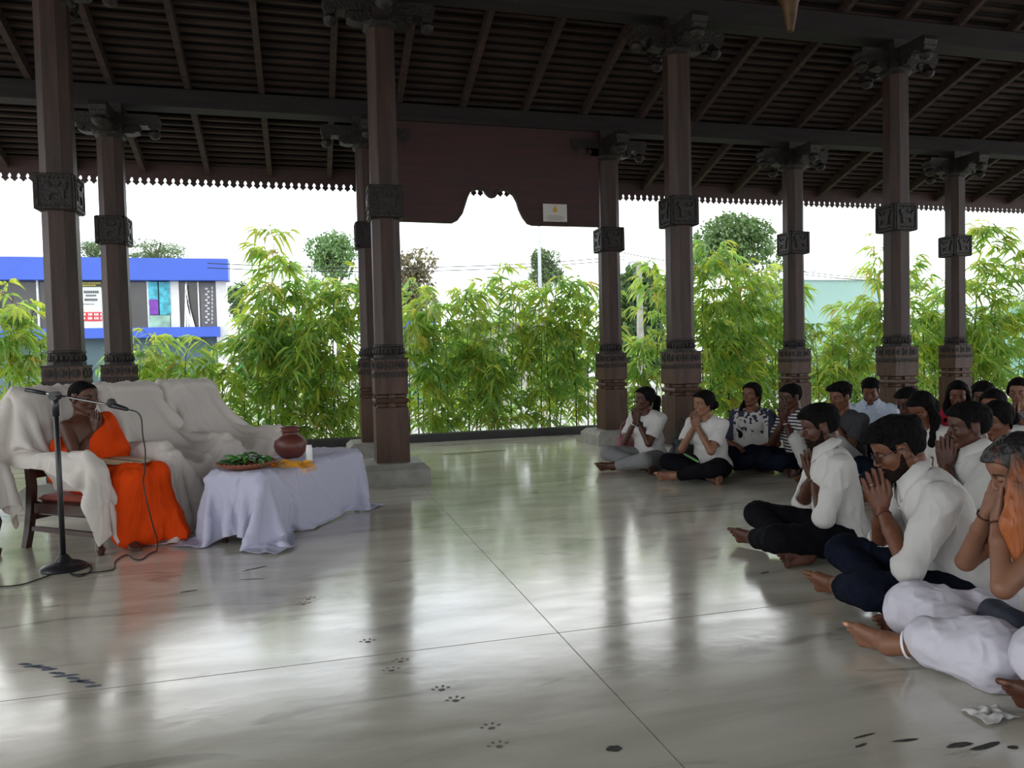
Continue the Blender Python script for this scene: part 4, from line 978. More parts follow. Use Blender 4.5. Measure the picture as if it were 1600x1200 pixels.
fl = [(244, 862), (232, 866), (222, 874), (210, 874), (200, 867), (190, 870), (180, 878), (178, 889), (160, 893), (140, 895), (120, 898), (108, 894), (112, 884), (132, 880), (142, 884), (140, 893), (128, 900), (115, 900), (100, 892), (60, 905), (30, 914), (-10, 917), (-60, 915)]
def flo(px, py): q = on(px, py, 2, .005)-np.array([mc[0], mc[1], 0]); return rotz(YAW)@q
cb += [flo(*q) for q in fl]
def spline(pts, k=5):
    pts = [np.array(p) for p in pts]; out = []
    for i in range(len(pts)-1):
        p0, p1, p2, p3 = pts[max(i-1, 0)], pts[i], pts[i+1], pts[min(i+2, len(pts)-1)]
        for j in range(k):
            t = j/k; out.append(.5*((2*p1)+(-p0+p2)*t+(2*p0-5*p1+4*p2-p3)*t*t+(-p0+3*p1-3*p2+p3)*t**3))
    return out+[pts[-1]]
sp_ = spline(cb); sp_ = [np.array([q[0], q[1], max(q[2], .005)]) for q in sp_]
o = MB().tube(sp_, .0038, 6).build('microphone_cable', M['rubber'], None, True); o.location = (mc[0], mc[1], 0); o.rotation_euler = (0, 0, -YAW); tag(o, 'thin black microphone cable hanging from the boom and trailing across the floor', 'cable')
# ================================================================== PEOPLE
def cloth_mat(name, c, **k): return mat(name, c, .9, k.get('var', .1), k.get('scale', 6), .12, 26, spec=.12)
M['greytr'] = cloth_mat('grey_leggings', (.20, .20, .20)); M['beigetr'] = cloth_mat('light_grey_trousers', (.42, .41, .39)); M['greyt'] = cloth_mat('charcoal_tshirt', (.045, .045, .05))
M['bluesh'] = cloth_mat('pale_blue_shirt', (.48, .56, .68)); M['redt'] = cloth_mat('red_top', (.50, .03, .06))
def pattern_mat(name, kind):
    m, t, b = nodes(name); N, L = t.nodes, t.links; b.inputs['Roughness'].default_value = .85
    tc = N.new('ShaderNodeTexCoord'); sp = N.new('ShaderNodeSeparateXYZ'); L.new(tc.outputs['Object'], sp.inputs[0]); cr = N.new('ShaderNodeValToRGB'); e = cr.color_ramp.elements; cr.color_ramp.interpolation = 'CONSTANT'
    if kind == 'stripe':
        mu = N.new('ShaderNodeMath'); mu.operation = 'MULTIPLY'; mu.inputs[1].default_value = 34; fr = N.new('ShaderNodeMath'); fr.operation = 'FRACT'
        L.new(sp.outputs['Z'], mu.inputs[0]); L.new(mu.outputs[0], fr.inputs[0]); L.new(fr.outputs[0], cr.inputs[0]); e[0].color = (.035, .03, .04, 1); e[1].position = .55; e[1].color = (.55, .53, .52, 1)
    elif kind == 'raglan':      # white front with navy print, navy sleeves
        ab = N.new('ShaderNodeMath'); ab.operation = 'ABSOLUTE'; L.new(sp.outputs['Y'], ab.inputs[0])
        nz = N.new('ShaderNodeTexNoise'); nz.inputs['Scale'].default_value = 26; nz.inputs['Detail'].default_value = 1; L.new(tc.outputs['Object'], nz.inputs['Vector'])
        z = N.new('ShaderNodeMapRange'); z.inputs['From Min'].default_value = .24; z.inputs['From Max'].default_value = .56; z.inputs['To Min'].default_value = -.12; z.inputs['To Max'].default_value = .20; L.new(sp.outputs['Z'], z.inputs['Value'])
        a1 = N.new('ShaderNodeMath'); a1.operation = 'ADD'; L.new(nz.outputs['Fac'], a1.inputs[0]); L.new(z.outputs[0], a1.inputs[1])
        g = N.new('ShaderNodeMath'); g.operation = 'GREATER_THAN'; g.inputs[1].default_value = .17; L.new(ab.outputs[0], g.inputs[0])
        a2 = N.new('ShaderNodeMath'); a2.operation = 'ADD'; L.new(a1.outputs[0], a2.inputs[0]); L.new(g.outputs[0], a2.inputs[1]); L.new(a2.outputs[0], cr.inputs[0])
        e[0].color = (.45, .43, .41, 1); e[1].position = .64; e[1].color = (.02, .022, .045, 1)
    elif kind == 'print':
        nz = N.new('ShaderNodeTexVoronoi'); nz.inputs['Scale'].default_value = 40; L.new(tc.outputs['Object'], nz.inputs['Vector']); L.new(nz.outputs['Distance'], cr.inputs[0]); e[0].color = (.30, .31, .34, 1); e[1].position = .4; e[1].color = (.07, .07, .09, 1)
    elif kind == 'hair':        # black roots growing out to dyed copper lengths
        cr.color_ramp.interpolation = 'EASE'; mr = N.new('ShaderNodeMapRange'); mr.inputs['From Min'].default_value = .80; mr.inputs['From Max'].default_value = .50; L.new(sp.outputs['Z'], mr.inputs['Value'])
        nz = N.new('ShaderNodeTexNoise'); nz.inputs['Scale'].default_value = 9; mp = N.new('ShaderNodeMapping'); mp.inputs['Scale'].default_value = (3, 3, .4); L.new(tc.outputs['Object'], mp.inputs[0]); L.new(mp.outputs[0], nz.inputs['Vector'])
        ad = N.new('ShaderNodeMath'); ad.operation = 'ADD'; L.new(mr.outputs[0], ad.inputs[0]); L.new(nz.outputs['Fac'], ad.inputs[1]); mu = N.new('ShaderNodeMath'); mu.operation = 'MULTIPLY'; mu.inputs[1].default_value = .66; L.new(ad.outputs[0], mu.inputs[0])
        L.new(mu.outputs[0], cr.inputs[0]); e[0].position = .42; e[0].color = (.010, .008, .008, 1); e[1].position = .82; e[1].color = (.36, .10, .025, 1); b.inputs['Roughness'].default_value = .5
        n3 = N.new('ShaderNodeTexNoise'); n3.inputs['Scale'].default_value = 60; mp3 = N.new('ShaderNodeMapping'); mp3.inputs['Scale'].default_value = (2, 2, .15); L.new(tc.outputs['Object'], mp3.inputs[0]); L.new(mp3.outputs[0], n3.inputs['Vector'])
        bp = N.new('ShaderNodeBump'); bp.inputs['Strength'].default_value = .9; bp.inputs['Distance'].default_value = .006; L.new(n3.outputs['Fac'], bp.inputs['Height']); L.new(bp.outputs[0], b.inputs['Normal'])
    L.new(cr.outputs[0], b.inputs['Base Color']); return m
M['stripe'] = pattern_mat('striped_polo', 'stripe'); M['raglan'] = pattern_mat('raglan_print', 'raglan'); M['print'] = pattern_mat('grey_print', 'print'); M['copper'] = pattern_mat('copper_dyed_hair', 'hair')
AD = -math.degrees(YAW)
# near row
p7 = person('bearded man in white rolled-sleeve shirt and black trousers, seated nearest the empty floor', pxd(1312, 4.22), 174+AD, hy=-6, wr=1.3, h=.0042, sc=1.0, lean=9, neck=10, hp=14, hand_off=(.105, 0, -.20), hand_tilt=12, skinm='skinA', sleeve=1.08, collar=True, beard='full', hair='short', tr='blacktr')
p8 = person('man with spectacles, full beard and tall hair leaning over joined hands, white shirt', pxd(1507, 3.2), 168+AD, hy=-7, wr=1.3, kn={('K', 1): (.39, .19, .15), ('K', -1): (.40, -.24, .19)}, h=.0036, sc=1.06, lean=23, neck=14, hp=24, hand_off=(.155, 0, -.135), hand_tilt=14, skinm='skinB', sleeve=1.08, collar=True, beard='full', hair='quiff', glasses=True, tr='jeans', spread=1.6)
p9 = person('woman in white with copper-dyed hair, covering her face with her hands, right edge', pxd(1674, 2.68), 168+AD, hy=-10, wr=1.2, kn={('K', -1): (.45, -.16, .15), ('K', 1): (.36, .22, .14), ('A', 1): (.61, .04, .062)}, h=.0038, sc=1.0, lean=13, neck=16, hp=28, fem=True, arms='face', hand_off=(.12, 0, -.06), hand_tilt=-12, skinm='skinC', sleeve=0, hair='drape', hairm='copper', tr='skirtw', cover_legs=True)
p10 = person('man with moustache in white shirt, hands at his lips, behind the man with spectacles', pxd(1543, 4.0), 170+AD, h=.0046, sc=1.0, lean=8, neck=8, hp=6, hand_off=(.135, 0, -.13), hand_tilt=2, skinm='skinA', sleeve=1.1, collar=True, beard='lip', hair='short', tr='blacktr')
# far row
G1 = 'people seated on the floor in prayer'
p1 = person('woman with high ponytail in white T-shirt and grey leggings, leftmost of the seated crowd', pxd(1014, 7.6), 222+AD, hy=-20, sc=.97, lean=6, hp=2, fem=True, hair='tail', skinm='skinA', sleeve=.75, tr='greytr', shirt='shirtw', hand_off=(.12, 0, -.155))
p2 = person('woman in white T-shirt and black trousers with a green phone in her lap', pxd(1110, 6.95), 224+AD, hy=-20, sc=.96, lean=11, hp=6, fem=True, hair='bun', skinm='skinC', sleeve=.72, tr='blacktr', hand_off=(.125, 0, -.14))
p3 = person('woman with long hair over one shoulder, navy and white patterned top, hands in lap', pxd(1176, 7.5), 236+AD, hy=-16, sc=.99, lean=2, hp=-2, fem=True, hair='long', skinm='skinB', sleeve=.9, shirt='raglan', tr='jeans', arms='lap', mirror=False)
p4 = person('young man with glasses and a wristwatch in a black and white striped polo', pxd(1250, 7.2), 198+AD, sc=.98, lean=9, hp=8, hair='short', skinm='skinA', sleeve=.8, shirt='stripe', tr='jeans', glasses=True, hand_off=(.12, 0, -.15))
p5 = person('man in charcoal T-shirt with raised light grey knees, behind the bearded man', pxd(1325, 6.8), 205+AD, sc=1.0, lean=8, hp=8, hair='quiff', skinm='skinB', sleeve=.7, shirt='greyt', tr='beigetr', legs='raised', beard='lip', hand_off=(.125, 0, -.15))
p6 = person('man in pale blue shirt looking down in front of the third inner pillar', pxd(1362, 7.8), 240+AD, sc=1.0, lean=8, hp=22, hair='short', skinm='skinB', sleeve=1.1, shirt='bluesh', collar=True, arms='lap', tr='blacktr')
p11 = person('girl in white shirt bowing her head, loose dark hair, between two white-shirted men', pxd(1458, 5.6), 205+AD, sc=.98, lean=10, hp=30, fem=True, hair='loose', skinm='skinB', sleeve=.9, tr='jeans', h=.006)
p12 = person('man with glasses mostly hidden behind the bowing girl in white', pxd(1428, 6.35), 208+AD, sc=.96, lean=6, hp=18, hair='short', skinm='skinA', sleeve=.8, shirt='greyt', glasses=True)
p13 = person('girl in a red top with loose hair, in front of the outermost pillar', pxd(1497, 6.8), 240+AD, sc=.99, lean=5, hp=12, fem=True, hair='loose', skinm='skinB', sleeve=.8, shirt='redt', hand_off=(.12, 0, -.12))
p14 = person('dark-haired person mostly hidden between the girl in red and the girl at the right edge', pxd(1537, 6.5), 235+AD, sc=.99, lean=5, hp=12, hair='short', skinm='skinA', sleeve=.8, shirt='greyt')
p15 = person('girl with pulled-back hair looking out above the moustached man, in a white top', pxd(1556, 5.5), 222+AD, sc=.98, lean=4, hp=6, fem=True, hair='tail', skinm='skinB', sleeve=.8)
p16 = person('girl in a grey patterned top with folded hands, at the upper right edge', pxd(1594, 6.9), 228+AD, sc=1.0, lean=4, hp=8, fem=True, hair='tail', skinm='skinC', sleeve=.8, shirt='print')
p17 = person('dark-haired person in white bowing behind the moustached man\'s head, mostly hidden', pxd(1580, 4.75), 190+AD, sc=.95, lean=8, hp=20, fem=True, hair='bun', skinm='skinB', sleeve=.8)
ft = on(1585, 1108, 2, .02)[:2]; ph = 186+AD; pv = ft-(rotz(math.radians(ph))@np.array([.54, -.20, 0]))[:2]
p18 = person('person mostly outside the frame whose bare foot shows in the bottom right corner', pv, ph, h=.006, sc=.98, lean=6, fem=True, hair='bun', skinm='skinA', sleeve=.8, tr='skirtw', cover_legs=True)
# small worn things
def wring(p, s_, t, rr, w, m, name): return band((p['Wr'][s_], p['El'][s_]), p['root'], t, rr, w, m, name)
dkred = mat('dark_red_thread', (.05, .008, .008), .7)
for s_ in (1, -1): wring(p8, s_, .06, .028, .008, dkred, 'wrist_thread')
wring(p7, 1, .08, .028, .012, 'black', 'wrist_thread')
wring(p9, 1, .10, .028, .006, dkred, 'wrist_thread'); wring(p9, -1, .07, .028, .007, dkred, 'wrist_thread')
wring(p1, -1, .12, .026, .008, 'white', 'bangle'); wring(p1, 1, .12, .027, .03, 'black', 'wristwatch'); wring(p4, 1, .10, .029, .02, 'steel', 'wristwatch')
an = (p9['A'][1]*1.0, p9['K'][1]*1.0); band(an, p9['root'], .22, .048, .010, 'white', 'anklet')
def finger_ring(p, s_, fi, t, name='ring'):
    H0, fd0, sv0, o0 = [np.array(q, float) for q in p['H'][s_]]; fd0, sv0 = nrm(fd0), nrm(sv0); of = [.031, .0105, -.0105, -.030][fi]; sc = p['sc'] if 'sc' in p else 1
    a = (H0+fd0*(.086+t)+sv0*of*1.1)*p['s']; b = a+fd0*.03; return band((a, b), p['root'], 0, .0095*p['s'], .0045, 'steel', name)
p8['s'] = 1.06; p9['s'] = 1.0; finger_ring(p8, 1, 2, .018)
# buttons down the white shirts
def buttons(p, sc):
    nx = p['C2']@np.array([1, 0, 0]); b = MB()
    for k in range(4):
        c = p['P2']+p['C2']@np.array([.122, 0, .05-.075*k])*sc; b.lathe([(.001, -.003), (.005, -.002), (.005, .002), (.001, .003)], 8, c[0], c[1]); n_ = 32
        for i in range(n_): x, y, z = b.v[-n_+i]; b.v[-n_+i] = (x, y, z+c[2])
    return b.build('buttons', M['white'], p['root'], True)
buttons(p7, 1.0); buttons(p8, 1.06); buttons(p10, 1.0)
def chest_mark(p, name, polys, m, off, sc=1.0):
    b = MB(); C2 = p['C2']
    for pl in polys: b.prism(pl, lambda y, z, s_: tuple(p['P2']+C2@np.array([off[0]+.004*s_, off[1]+y, off[2]+z])*sc))
    return b.build(name, m, p['root'])
navy = mat('badge_ink', (.02, .02, .035), .7)
chest_mark(p1, 'badge', [[(-.018, -.022), (.018, -.022), (.020, .010), (0, .024), (-.020, .010)]], navy, (.142, .075, -.01))
# ---- the monk ---------------------------------------------------------
mp_ = CH0-fd_*.035
mk = person('young monk with shaved head in orange robes on a covered chair, palms joined', mp_, math.degrees(CH_A)+2, h=.0045, sc=.83, lean=-14, neck=26, hp=4, kn={('A', -1): (.45, -.11, -.335), ('A', 1): (.57, .15, -.335), ('K', 1): (.50, .12, .12), ('K', -1): (.48, -.12, .12)}, hand_off=(.115, 0, -.165), hand_tilt=4, skinm='skinM', shirt=None, tr=None, legs='chair', hair='crop', seat=.345, group=None, hs=1.17)
sc = .83; h = .0052; P2, P3_, Sh, C2 = mk['P2']/sc, mk['P3']/sc, mk['Sh'], mk['C2']; El = {k: v/sc for k, v in mk['El'].items()}; nx_ = C2@np.array([1., 0, 0])
G = Field([-.30, -.36, -.05], [.40, .40, .72], h)
G.op(ell((-.02, 0, .12), (.150, .185, .12)), .04); G.op(cone((0, 0, .13), P2-[0, 0, .15], .165, .160, (nx_, 1.12)), .05); G.op(cone(P2-[0, 0, .17], P2, .160, .176, (nx_, 1.15)), .06)
G.op(cone(Sh[1]*.72+Sh[-1]*.28, Sh[-1]*.72+Sh[1]*.28, .076), .05); G.op(cone(Sh[1], Sh[1]*.15+El[1]*.85, .087, .108), .04); G.op(cone(Sh[1]*.5+[-.02, 0, 0], El[1]+[-.04, 0, -.08], .06, .10), .05)
G.op(cone(P3_+[.04, 0, .055], P3_+[.05, 0, .14], .078, .10), .008, sub=True)
X, Y, Z = G.coords(); pl = (-(Y+.13)*.66+(Z-.36)*.75); G.F = np.maximum(G.F, pl+0*X).astype(np.float32)
G.op(cone((-.20, -.17, .12), (-.20, -.15, .38), .06, .045), .03)
V, Q = snet(G.F, G.lo, h); V = wrinkle(V, Q, .013, 9, axis=(.1, .75, .66), seed=3); V = wrinkle(V, Q, .005, 22, axis=(.1, .75, .66), seed=5); link('upper_robe', npmesh('upper_robe', V*sc, Q), M['orange'], mk['root'], True)
G = Field([-.28, -.42, -.58], [.72, .42, .30], h); Kk, Aa = mk['K'], mk['A']
G.op(ell((-.02, 0, .11), (.15, .195, .12)), .03)
for s_ in (1, -1):
    G.op(cone((-.01, s_*.09, .11), Kk[s_]+[0, 0, .005], .115, .092), .05); G.op(cone(Kk[s_], Aa[s_]+[-.01, 0, .06], .092, .085), .07)
G.op(cone((.12, 0, .11), (.37, 0, .10), .10), .07); G.op(cone((.45, .0, .06), (.48, .03, -.29), .11, .13), .09); G.op(cone((.50, .1, .0), (.64, .17, -.35), .08, .080), .06); G.op(cone((.44, -.1, .02), (.42, -.11, -.31), .09, .085), .06)
G.op(cone((.1, 0, -.64), (.7, 0, -.64), .24), .01, sub=True)
V, Q = snet(G.F, G.lo, h); V = wrinkle(V, Q, .021, 8, axis=(.1, 0, 1), seed=13); V = wrinkle(V, Q, .006, 20, axis=(.2, 0, 1), seed=15); link('lower_robe', npmesh('lower_robe', V*sc, Q), M['orange'], mk['root'], True)
# flat board on the monk's lap
rt = mk['root'].location; R_ = rotz(mk['root'].rotation_euler[2])
c = np.array(rt)+R_@np.array([.235, -.01, .0])+[0, 0, .0]
bd = empty('lap_board', (c[0], c[1], .540), math.degrees(0), 'flat tan palm-leaf fan lying across the monk\'s knees', 'fan'); bd.rotation_euler = (0, .06, mk['root'].rotation_euler[2])
MB().lathe([(.001, 0), (.18, 0), (.188, .004), (.18, .008), (.001, .008)], 32, 0, 0, 1.0, .82).build('fan_blade', M['tray'], bd, auto=True)
MB().bar((-.18, 0, .006), (.18, 0, .006), .012, .010).build('fan_rib', M['chairwood'], bd)
# bags, phone, bottle, cloth on the floor
def bag(name, loc, size, ang, label, cat, m, strap=True):
    r = empty(name, (loc[0], loc[1], 0), ang, label, cat); G = Field([-size[0], -size[1], -.01], [size[0], size[1], size[2]*1.15], .008)
    G.op(ell((0, 0, size[2]*.42), (size[0]*.8, size[1]*.75, size[2]*.5)), .02); G.op(cone((-size[0]*.4, 0, size[2]*.2), (size[0]*.4, 0, size[2]*.2), size[1]*.7), .04); G.op(cone((-size[0]*.4, 0, size[2]*.75), (size[0]*.4, 0, size[2]*.75), size[1]*.4), .05)
    V, Q = snet(G.F, G.lo, G.h); V = wrinkle(V, Q, .012, 14, seed=2); V[:, 2] = np.maximum(V[:, 2], .001); link('bag_body', npmesh('bag', V, Q), m, r, True)
    if strap: MB().tube(spline([(-size[0]*.5, 0, size[2]*.8), (-size[0]*.3, .02, size[2]*1.15), (size[0]*.1, .03, size[2]*1.3), (size[0]*.4, .02, size[2]*1.1), (size[0]*.55, .0, size[2]*.75)]), .008, 6).build('strap', m, r, True)
    return r
bag('handbag', pxd(977, 7.95), (.17, .10, .34), .3, 'dusky pink bag behind the ponytailed woman at the pillar foot', 'bag', mat('pink_bag', (.22, .07, .09), .6))
bag('backpack', pxd(1066, 7.35), (.14, .11, .40), .2, 'black bag on the floor between the ponytailed woman and her neighbour', 'bag', mat('black_bag', (.012, .016, .018), .6))
q = pxd(1079, 6.70); o = MB().box(-.04, .04, -.075, .075, 0, .012, .004).build('phone', mat('green_case', (.16, .38, .13), .5), None, auto=True); o.location = (q[0], q[1], .215); o.rotation_euler = (.5, .1, .9); tag(o, 'phone in a pale green case lying in the lap of the second woman', 'phone')
q = pxd(1372, 3.75); wb = empty('water_bottle', (q[0], q[1], 0), 0, 'clear water bottle with blue cap standing beyond the hands of the man with spectacles', 'bottle')
MB().lathe([(.001, 0), (.036, .002), (.038, .02), (.036, .08), (.038, .14), (.038, .24), (.030, .27), (.014, .30), (.013, .32), (.001, .322)], 20).build('bottle_body', M['glass'], wb, auto=True)
MB().lathe([(.001, .315), (.017, .315), (.017, .338), (.015, .342), (.001, .342)], 16).build('cap', mat('blue_cap', (.05, .12, .6), .4), wb, auto=True)
q = on(1548, 1118, 2, 0); n = 22; t = np.linspace(-1, 1, n); A_, B_ = np.meshgrid(t, t, indexing='ij'); Pn = np.stack([A_.ravel(), B_.ravel(), 0*A_.ravel()], 1)
X = np.zeros((n, n, 3)); rad = .85+.25*vnoise(Pn*1.7+3).reshape(n, n); X[..., 0] = A_*.075*rad; X[..., 1] = B_*.055*rad; X[..., 2] = .004+.028*np.clip(vnoise(Pn*2.9+6).reshape(n, n)+.45, 0, 2)*np.clip(1.1-np.hypot(A_, B_)*.8, .05, 1)
o = sheet_obj('handkerchief', X, M['shirtw'], None, .002); o.location = (q[0], q[1], .001); tag(o, 'crumpled white cloth scrap on the floor beside the bare foot in the corner', 'cloth')
q = pxd(1580, 2.72); bag('purse', on(1578, 990, 2, .16)[:2]+np.array([.0, .02]), (.16, .07, .15), 1.3, 'dark blue pouch resting against the lap of the copper-haired woman', 'bag', mat('navy_pouch', (.015, .02, .035), .7), False).location.z = .10
# ================================================================== OUTDOORS
gm = mat('pale_concrete_yard', (.36, .36, .34), .9, .12, .8)
gp = MB().add([(-90, 10.62, -.35), (110, 10.62, -.35), (110, 160, -.35), (-90, 160, -.35)], [(0, 1, 2, 3)]).build('ground', gm); struct(gp)
struct(MB().add([(-90, -60, -.35), (110, -60, -.35), (110, 10.62, -.35), (-90, 10.62, -.35)], [(0, 1, 2, 3)]).build('ground', gm))
def leaves(P, D, L, Wd, droop, tones, rnd=rng):
    """blades: P base, D direction, L length, Wd width (arrays) -> verts, faces, tone"""
    n = len(P); D = D/np.linalg.norm(D, axis=1)[:, None]
    r = rnd.normal(size=(n, 3)); side = np.cross(D, r); side /= np.linalg.norm(side, axis=1)[:, None]
    ts = np.array([0, .28, .62, 1.0]); V = []
    for t in ts:
        V.append(P+D*(L*t)[:, None]+np.array([0, 0, -1])*(L*droop*t*t)[:, None])
    w1, w2 = side*(Wd*.5)[:, None], side*(Wd*.42)[:, None]
    A = np.stack([V[0], V[1]-w1, V[1]+w1, V[2]-w2, V[2]+w2, V[3]], 1).reshape(-1, 3)
    b = np.arange(n)[:, None]*6
    tri = np.concatenate([b+[0, 1, 2], b+[3, 5, 4]]); quad = b+[1, 3, 4, 2]
    return A, tri, quad, np.repeat(tones, 6, axis=0)
TONES = np.array([(1, 1, .75), (.72, .95, .8), (1.25, 1.15, .6), (.55, .80, .8), (.85, 1.05, .75), (1.35, .85, .7)])
def bamboo(label, culms, dens=1.0, seed=0, low=.1, rad=.5, dark=1.0):
    """culms: (base u, base v, top u, top v, top z)"""
    R = np.random.default_rng(seed+100)
    root = empty('bamboo', (culms[0][0], culms[0][1], -.35), label=label, cat='bamboo plant', group='bamboo along the edge of the hall')
    o0 = np.array([culms[0][0], culms[0][1], -.35]); st = MB(); LP, LD, LL, LW, LT = [], [], [], [], []
    for ci, (bu, bv, tu, tv, tz) in enumerate(culms):
        B = np.array([bu, bv, -.35]); T = np.array([tu, tv, tz]); n = 12
        pts = [B+(T-B)*np.array([t**1.6, t**1.6, 1-(1-t)**1.15]) for t in np.linspace(0, 1, n)]
        tip = nrm(np.array([tu-bu+R.normal()*.3, tv-bv, .2])); pts += [pts[-1]+tip*.22+np.array([0, 0, .0])]
        st.tube([p-o0 for p in pts], [.013*(1-.8*i/len(pts)) for i in range(len(pts))], 5)
        H = tz+.35; nb = int((10+H*9)*dens)
        for k in range(nb):
            t = low+(1-low)*R.random(); i = min(int(t*(n-1)), n-2); p = pts[i]+(pts[i+1]-pts[i])*(t*(n-1)-i)
            an = R.random()*2*PI; ln = (.15+R.random()*rad)*(1.12-.62*t)
            q = p+np.array([math.cos(an)*ln, math.sin(an)*ln*.8, ln*(.35+.3*R.random())]); m_ = (p+q)/2+[0, 0, .04]
            if k % 2 == 0: st.tube([p-o0, m_-o0, q-o0], [.004, .003, .002], 3)
            for s_ in (.55, .8, 1.0):
                c = p+(q-p)*s_; nl = R.integers(3, 6); b0 = R.random()*2*PI; tone = TONES[R.integers(0, 6) if R.random() < .12 else R.integers(0, 5)]*(.8+.4*R.random())
                for j in range(nl):
                    a = an+(j-(nl-1)/2)*.55+R.normal()*.25
                    LP.append(c+R.normal(size=3)*.02); LD.append((math.cos(a), math.sin(a), .15+R.normal()*.35)); LL.append(.16+.17*R.random()); LW.append(.030+.020*R.random()); LT.append(tone*(.85+.3*R.random()))
        for j in range(6):
            LP.append(pts[-1]); a = R.random()*6.28; LD.append((math.cos(a)*.5+tip[0], math.sin(a)*.5+tip[1], .3)); LL.append(.22); LW.append(.03); LT.append(TONES[2])
    V, t3, q4, tn_ = leaves(np.array(LP), np.array(LD), np.array(LL), np.array(LW), .75, np.array(LT)*dark, R)
    st.build('stems', M['culm'], root, True)
    link('foliage', npmesh('foliage', V-o0, [t3, q4], tn_), M['bamboo_leaf'], root, True)
def cl(v, items, lean=.0):
    out = []
    for bx, tx, ty in items:
        b = on(bx, 600, 1, v); v2 = v+random.uniform(-.15, .25); t = on(tx, ty, 1, v2); out.append((b[0], v+random.uniform(-.2, .3), t[0], v2, t[2]-.15))
    return out
bamboo('bamboo at the far left edge, in front of the blue building', cl(11.1, [(15, 20, 445), (45, 50, 470), (-20, -10, 440), (70, 62, 520), (0, 30, 480)]), .9, 1, rad=.42)
bamboo('low bamboo spray between the second pillar and the tall clump, covering the blue shopfront', cl(11.2, [(215, 220, 525), (250, 240, 515), (285, 290, 535), (320, 335, 520), (340, 350, 560), (140, 145, 560), (270, 255, 550)]), .85, 2, rad=.45)
bamboo('tallest left bamboo clump with a pointed crown, right of the blue building', cl(11.4, [(420, 428, 352), (440, 440, 395), (400, 405, 440), (455, 465, 430), (380, 385, 480), (475, 478, 470), (430, 420, 500), (410, 430, 520)]), 1.15, 3, rad=.5)
bamboo('bamboo just left of the pillar pair beside the white table', cl(11.3, [(520, 520, 410), (545, 545, 420), (500, 500, 450), (560, 575, 440), (530, 515, 500), (505, 520, 540)]), 1.1, 4, rad=.45)
bamboo('bamboo right of the plinthed pillar, its light crown under the left side of the arch', cl(11.5, [(655, 650, 440), (675, 680, 450), (640, 640, 500), (700, 695, 460), (690, 680, 520), (660, 665, 540)]), .9, 5, rad=.45)
bamboo('bamboo in the middle of the arched bay with a thin bare tip', cl(11.5, [(775, 785, 408), (755, 750, 425), (800, 805, 425), (735, 728, 435), (820, 822, 445), (770, 765, 480), (745, 760, 500)]), 1.05, 6, rad=.48)
bamboo('bamboo left of the outer pillar that ends the arched board', cl(11.4, [(870, 868, 420), (895, 893, 425), (850, 848, 440), (915, 920, 435), (880, 900, 480), (860, 850, 500), (935, 940, 450)]), 1.05, 7, rad=.48)
bamboo('thin bamboo between the concrete pole and the second inner pillar', cl(11.2, [(1010, 1020, 400), (1025, 1030, 440), (1000, 1008, 520), (985, 992, 570), (1035, 1045, 420)]), .75, 8, rad=.32)
bamboo('bright broad bamboo crown right of the second inner pillar', cl(11.2, [(1115, 1118, 375), (1135, 1140, 390), (1098, 1098, 400), (1155, 1160, 410), (1120, 1130, 450), (1140, 1150, 500), (1105, 1100, 480), (1165, 1165, 440)]), 1.15, 9, rad=.5)
bamboo('bamboo left of the outer pillar behind the man in stripes', cl(11.5, [(1190, 1195, 410), (1210, 1215, 425), (1175, 1180, 460), (1200, 1205, 500), (1225, 1230, 430)]), 1.1, 10, rad=.48)
bamboo('low bamboo beneath the pale green wall, between two right-hand pillars', cl(11.3, [(1270, 1272, 500), (1295, 1300, 495), (1325, 1325, 470), (1350, 1345, 465), (1310, 1310, 540), (1365, 1370, 480), (1335, 1320, 530)]), 1.0, 11, rad=.5)
bamboo('tall sparse bamboo hanging down on both sides of the third inner pillar', [(c[0], c[1], c[2], c[3], c[4]) for c in cl(11.0, [(1395, 1375, 360), (1405, 1420, 390), (1385, 1365, 420)])], .55, 12, low=.45, rad=.4)
bamboo('bamboo between the third inner pillar and the outermost pillar', cl(11.3, [(1440, 1440, 425), (1460, 1462, 430), (1475, 1480, 455), (1425, 1425, 480), (1450, 1455, 500), (1488, 1495, 440)]), 1.15, 13, rad=.5)
bamboo('tall feathery bamboo at the right edge reaching the eave', cl(10.95, [(1530, 1535, 350), (1550, 1560, 350), (1575, 1590, 380), (1545, 1540, 420), (1590, 1610, 440), (1560, 1570, 480), (1525, 1520, 480), (1600, 1600, 500)]), 1.1, 14, rad=.55)
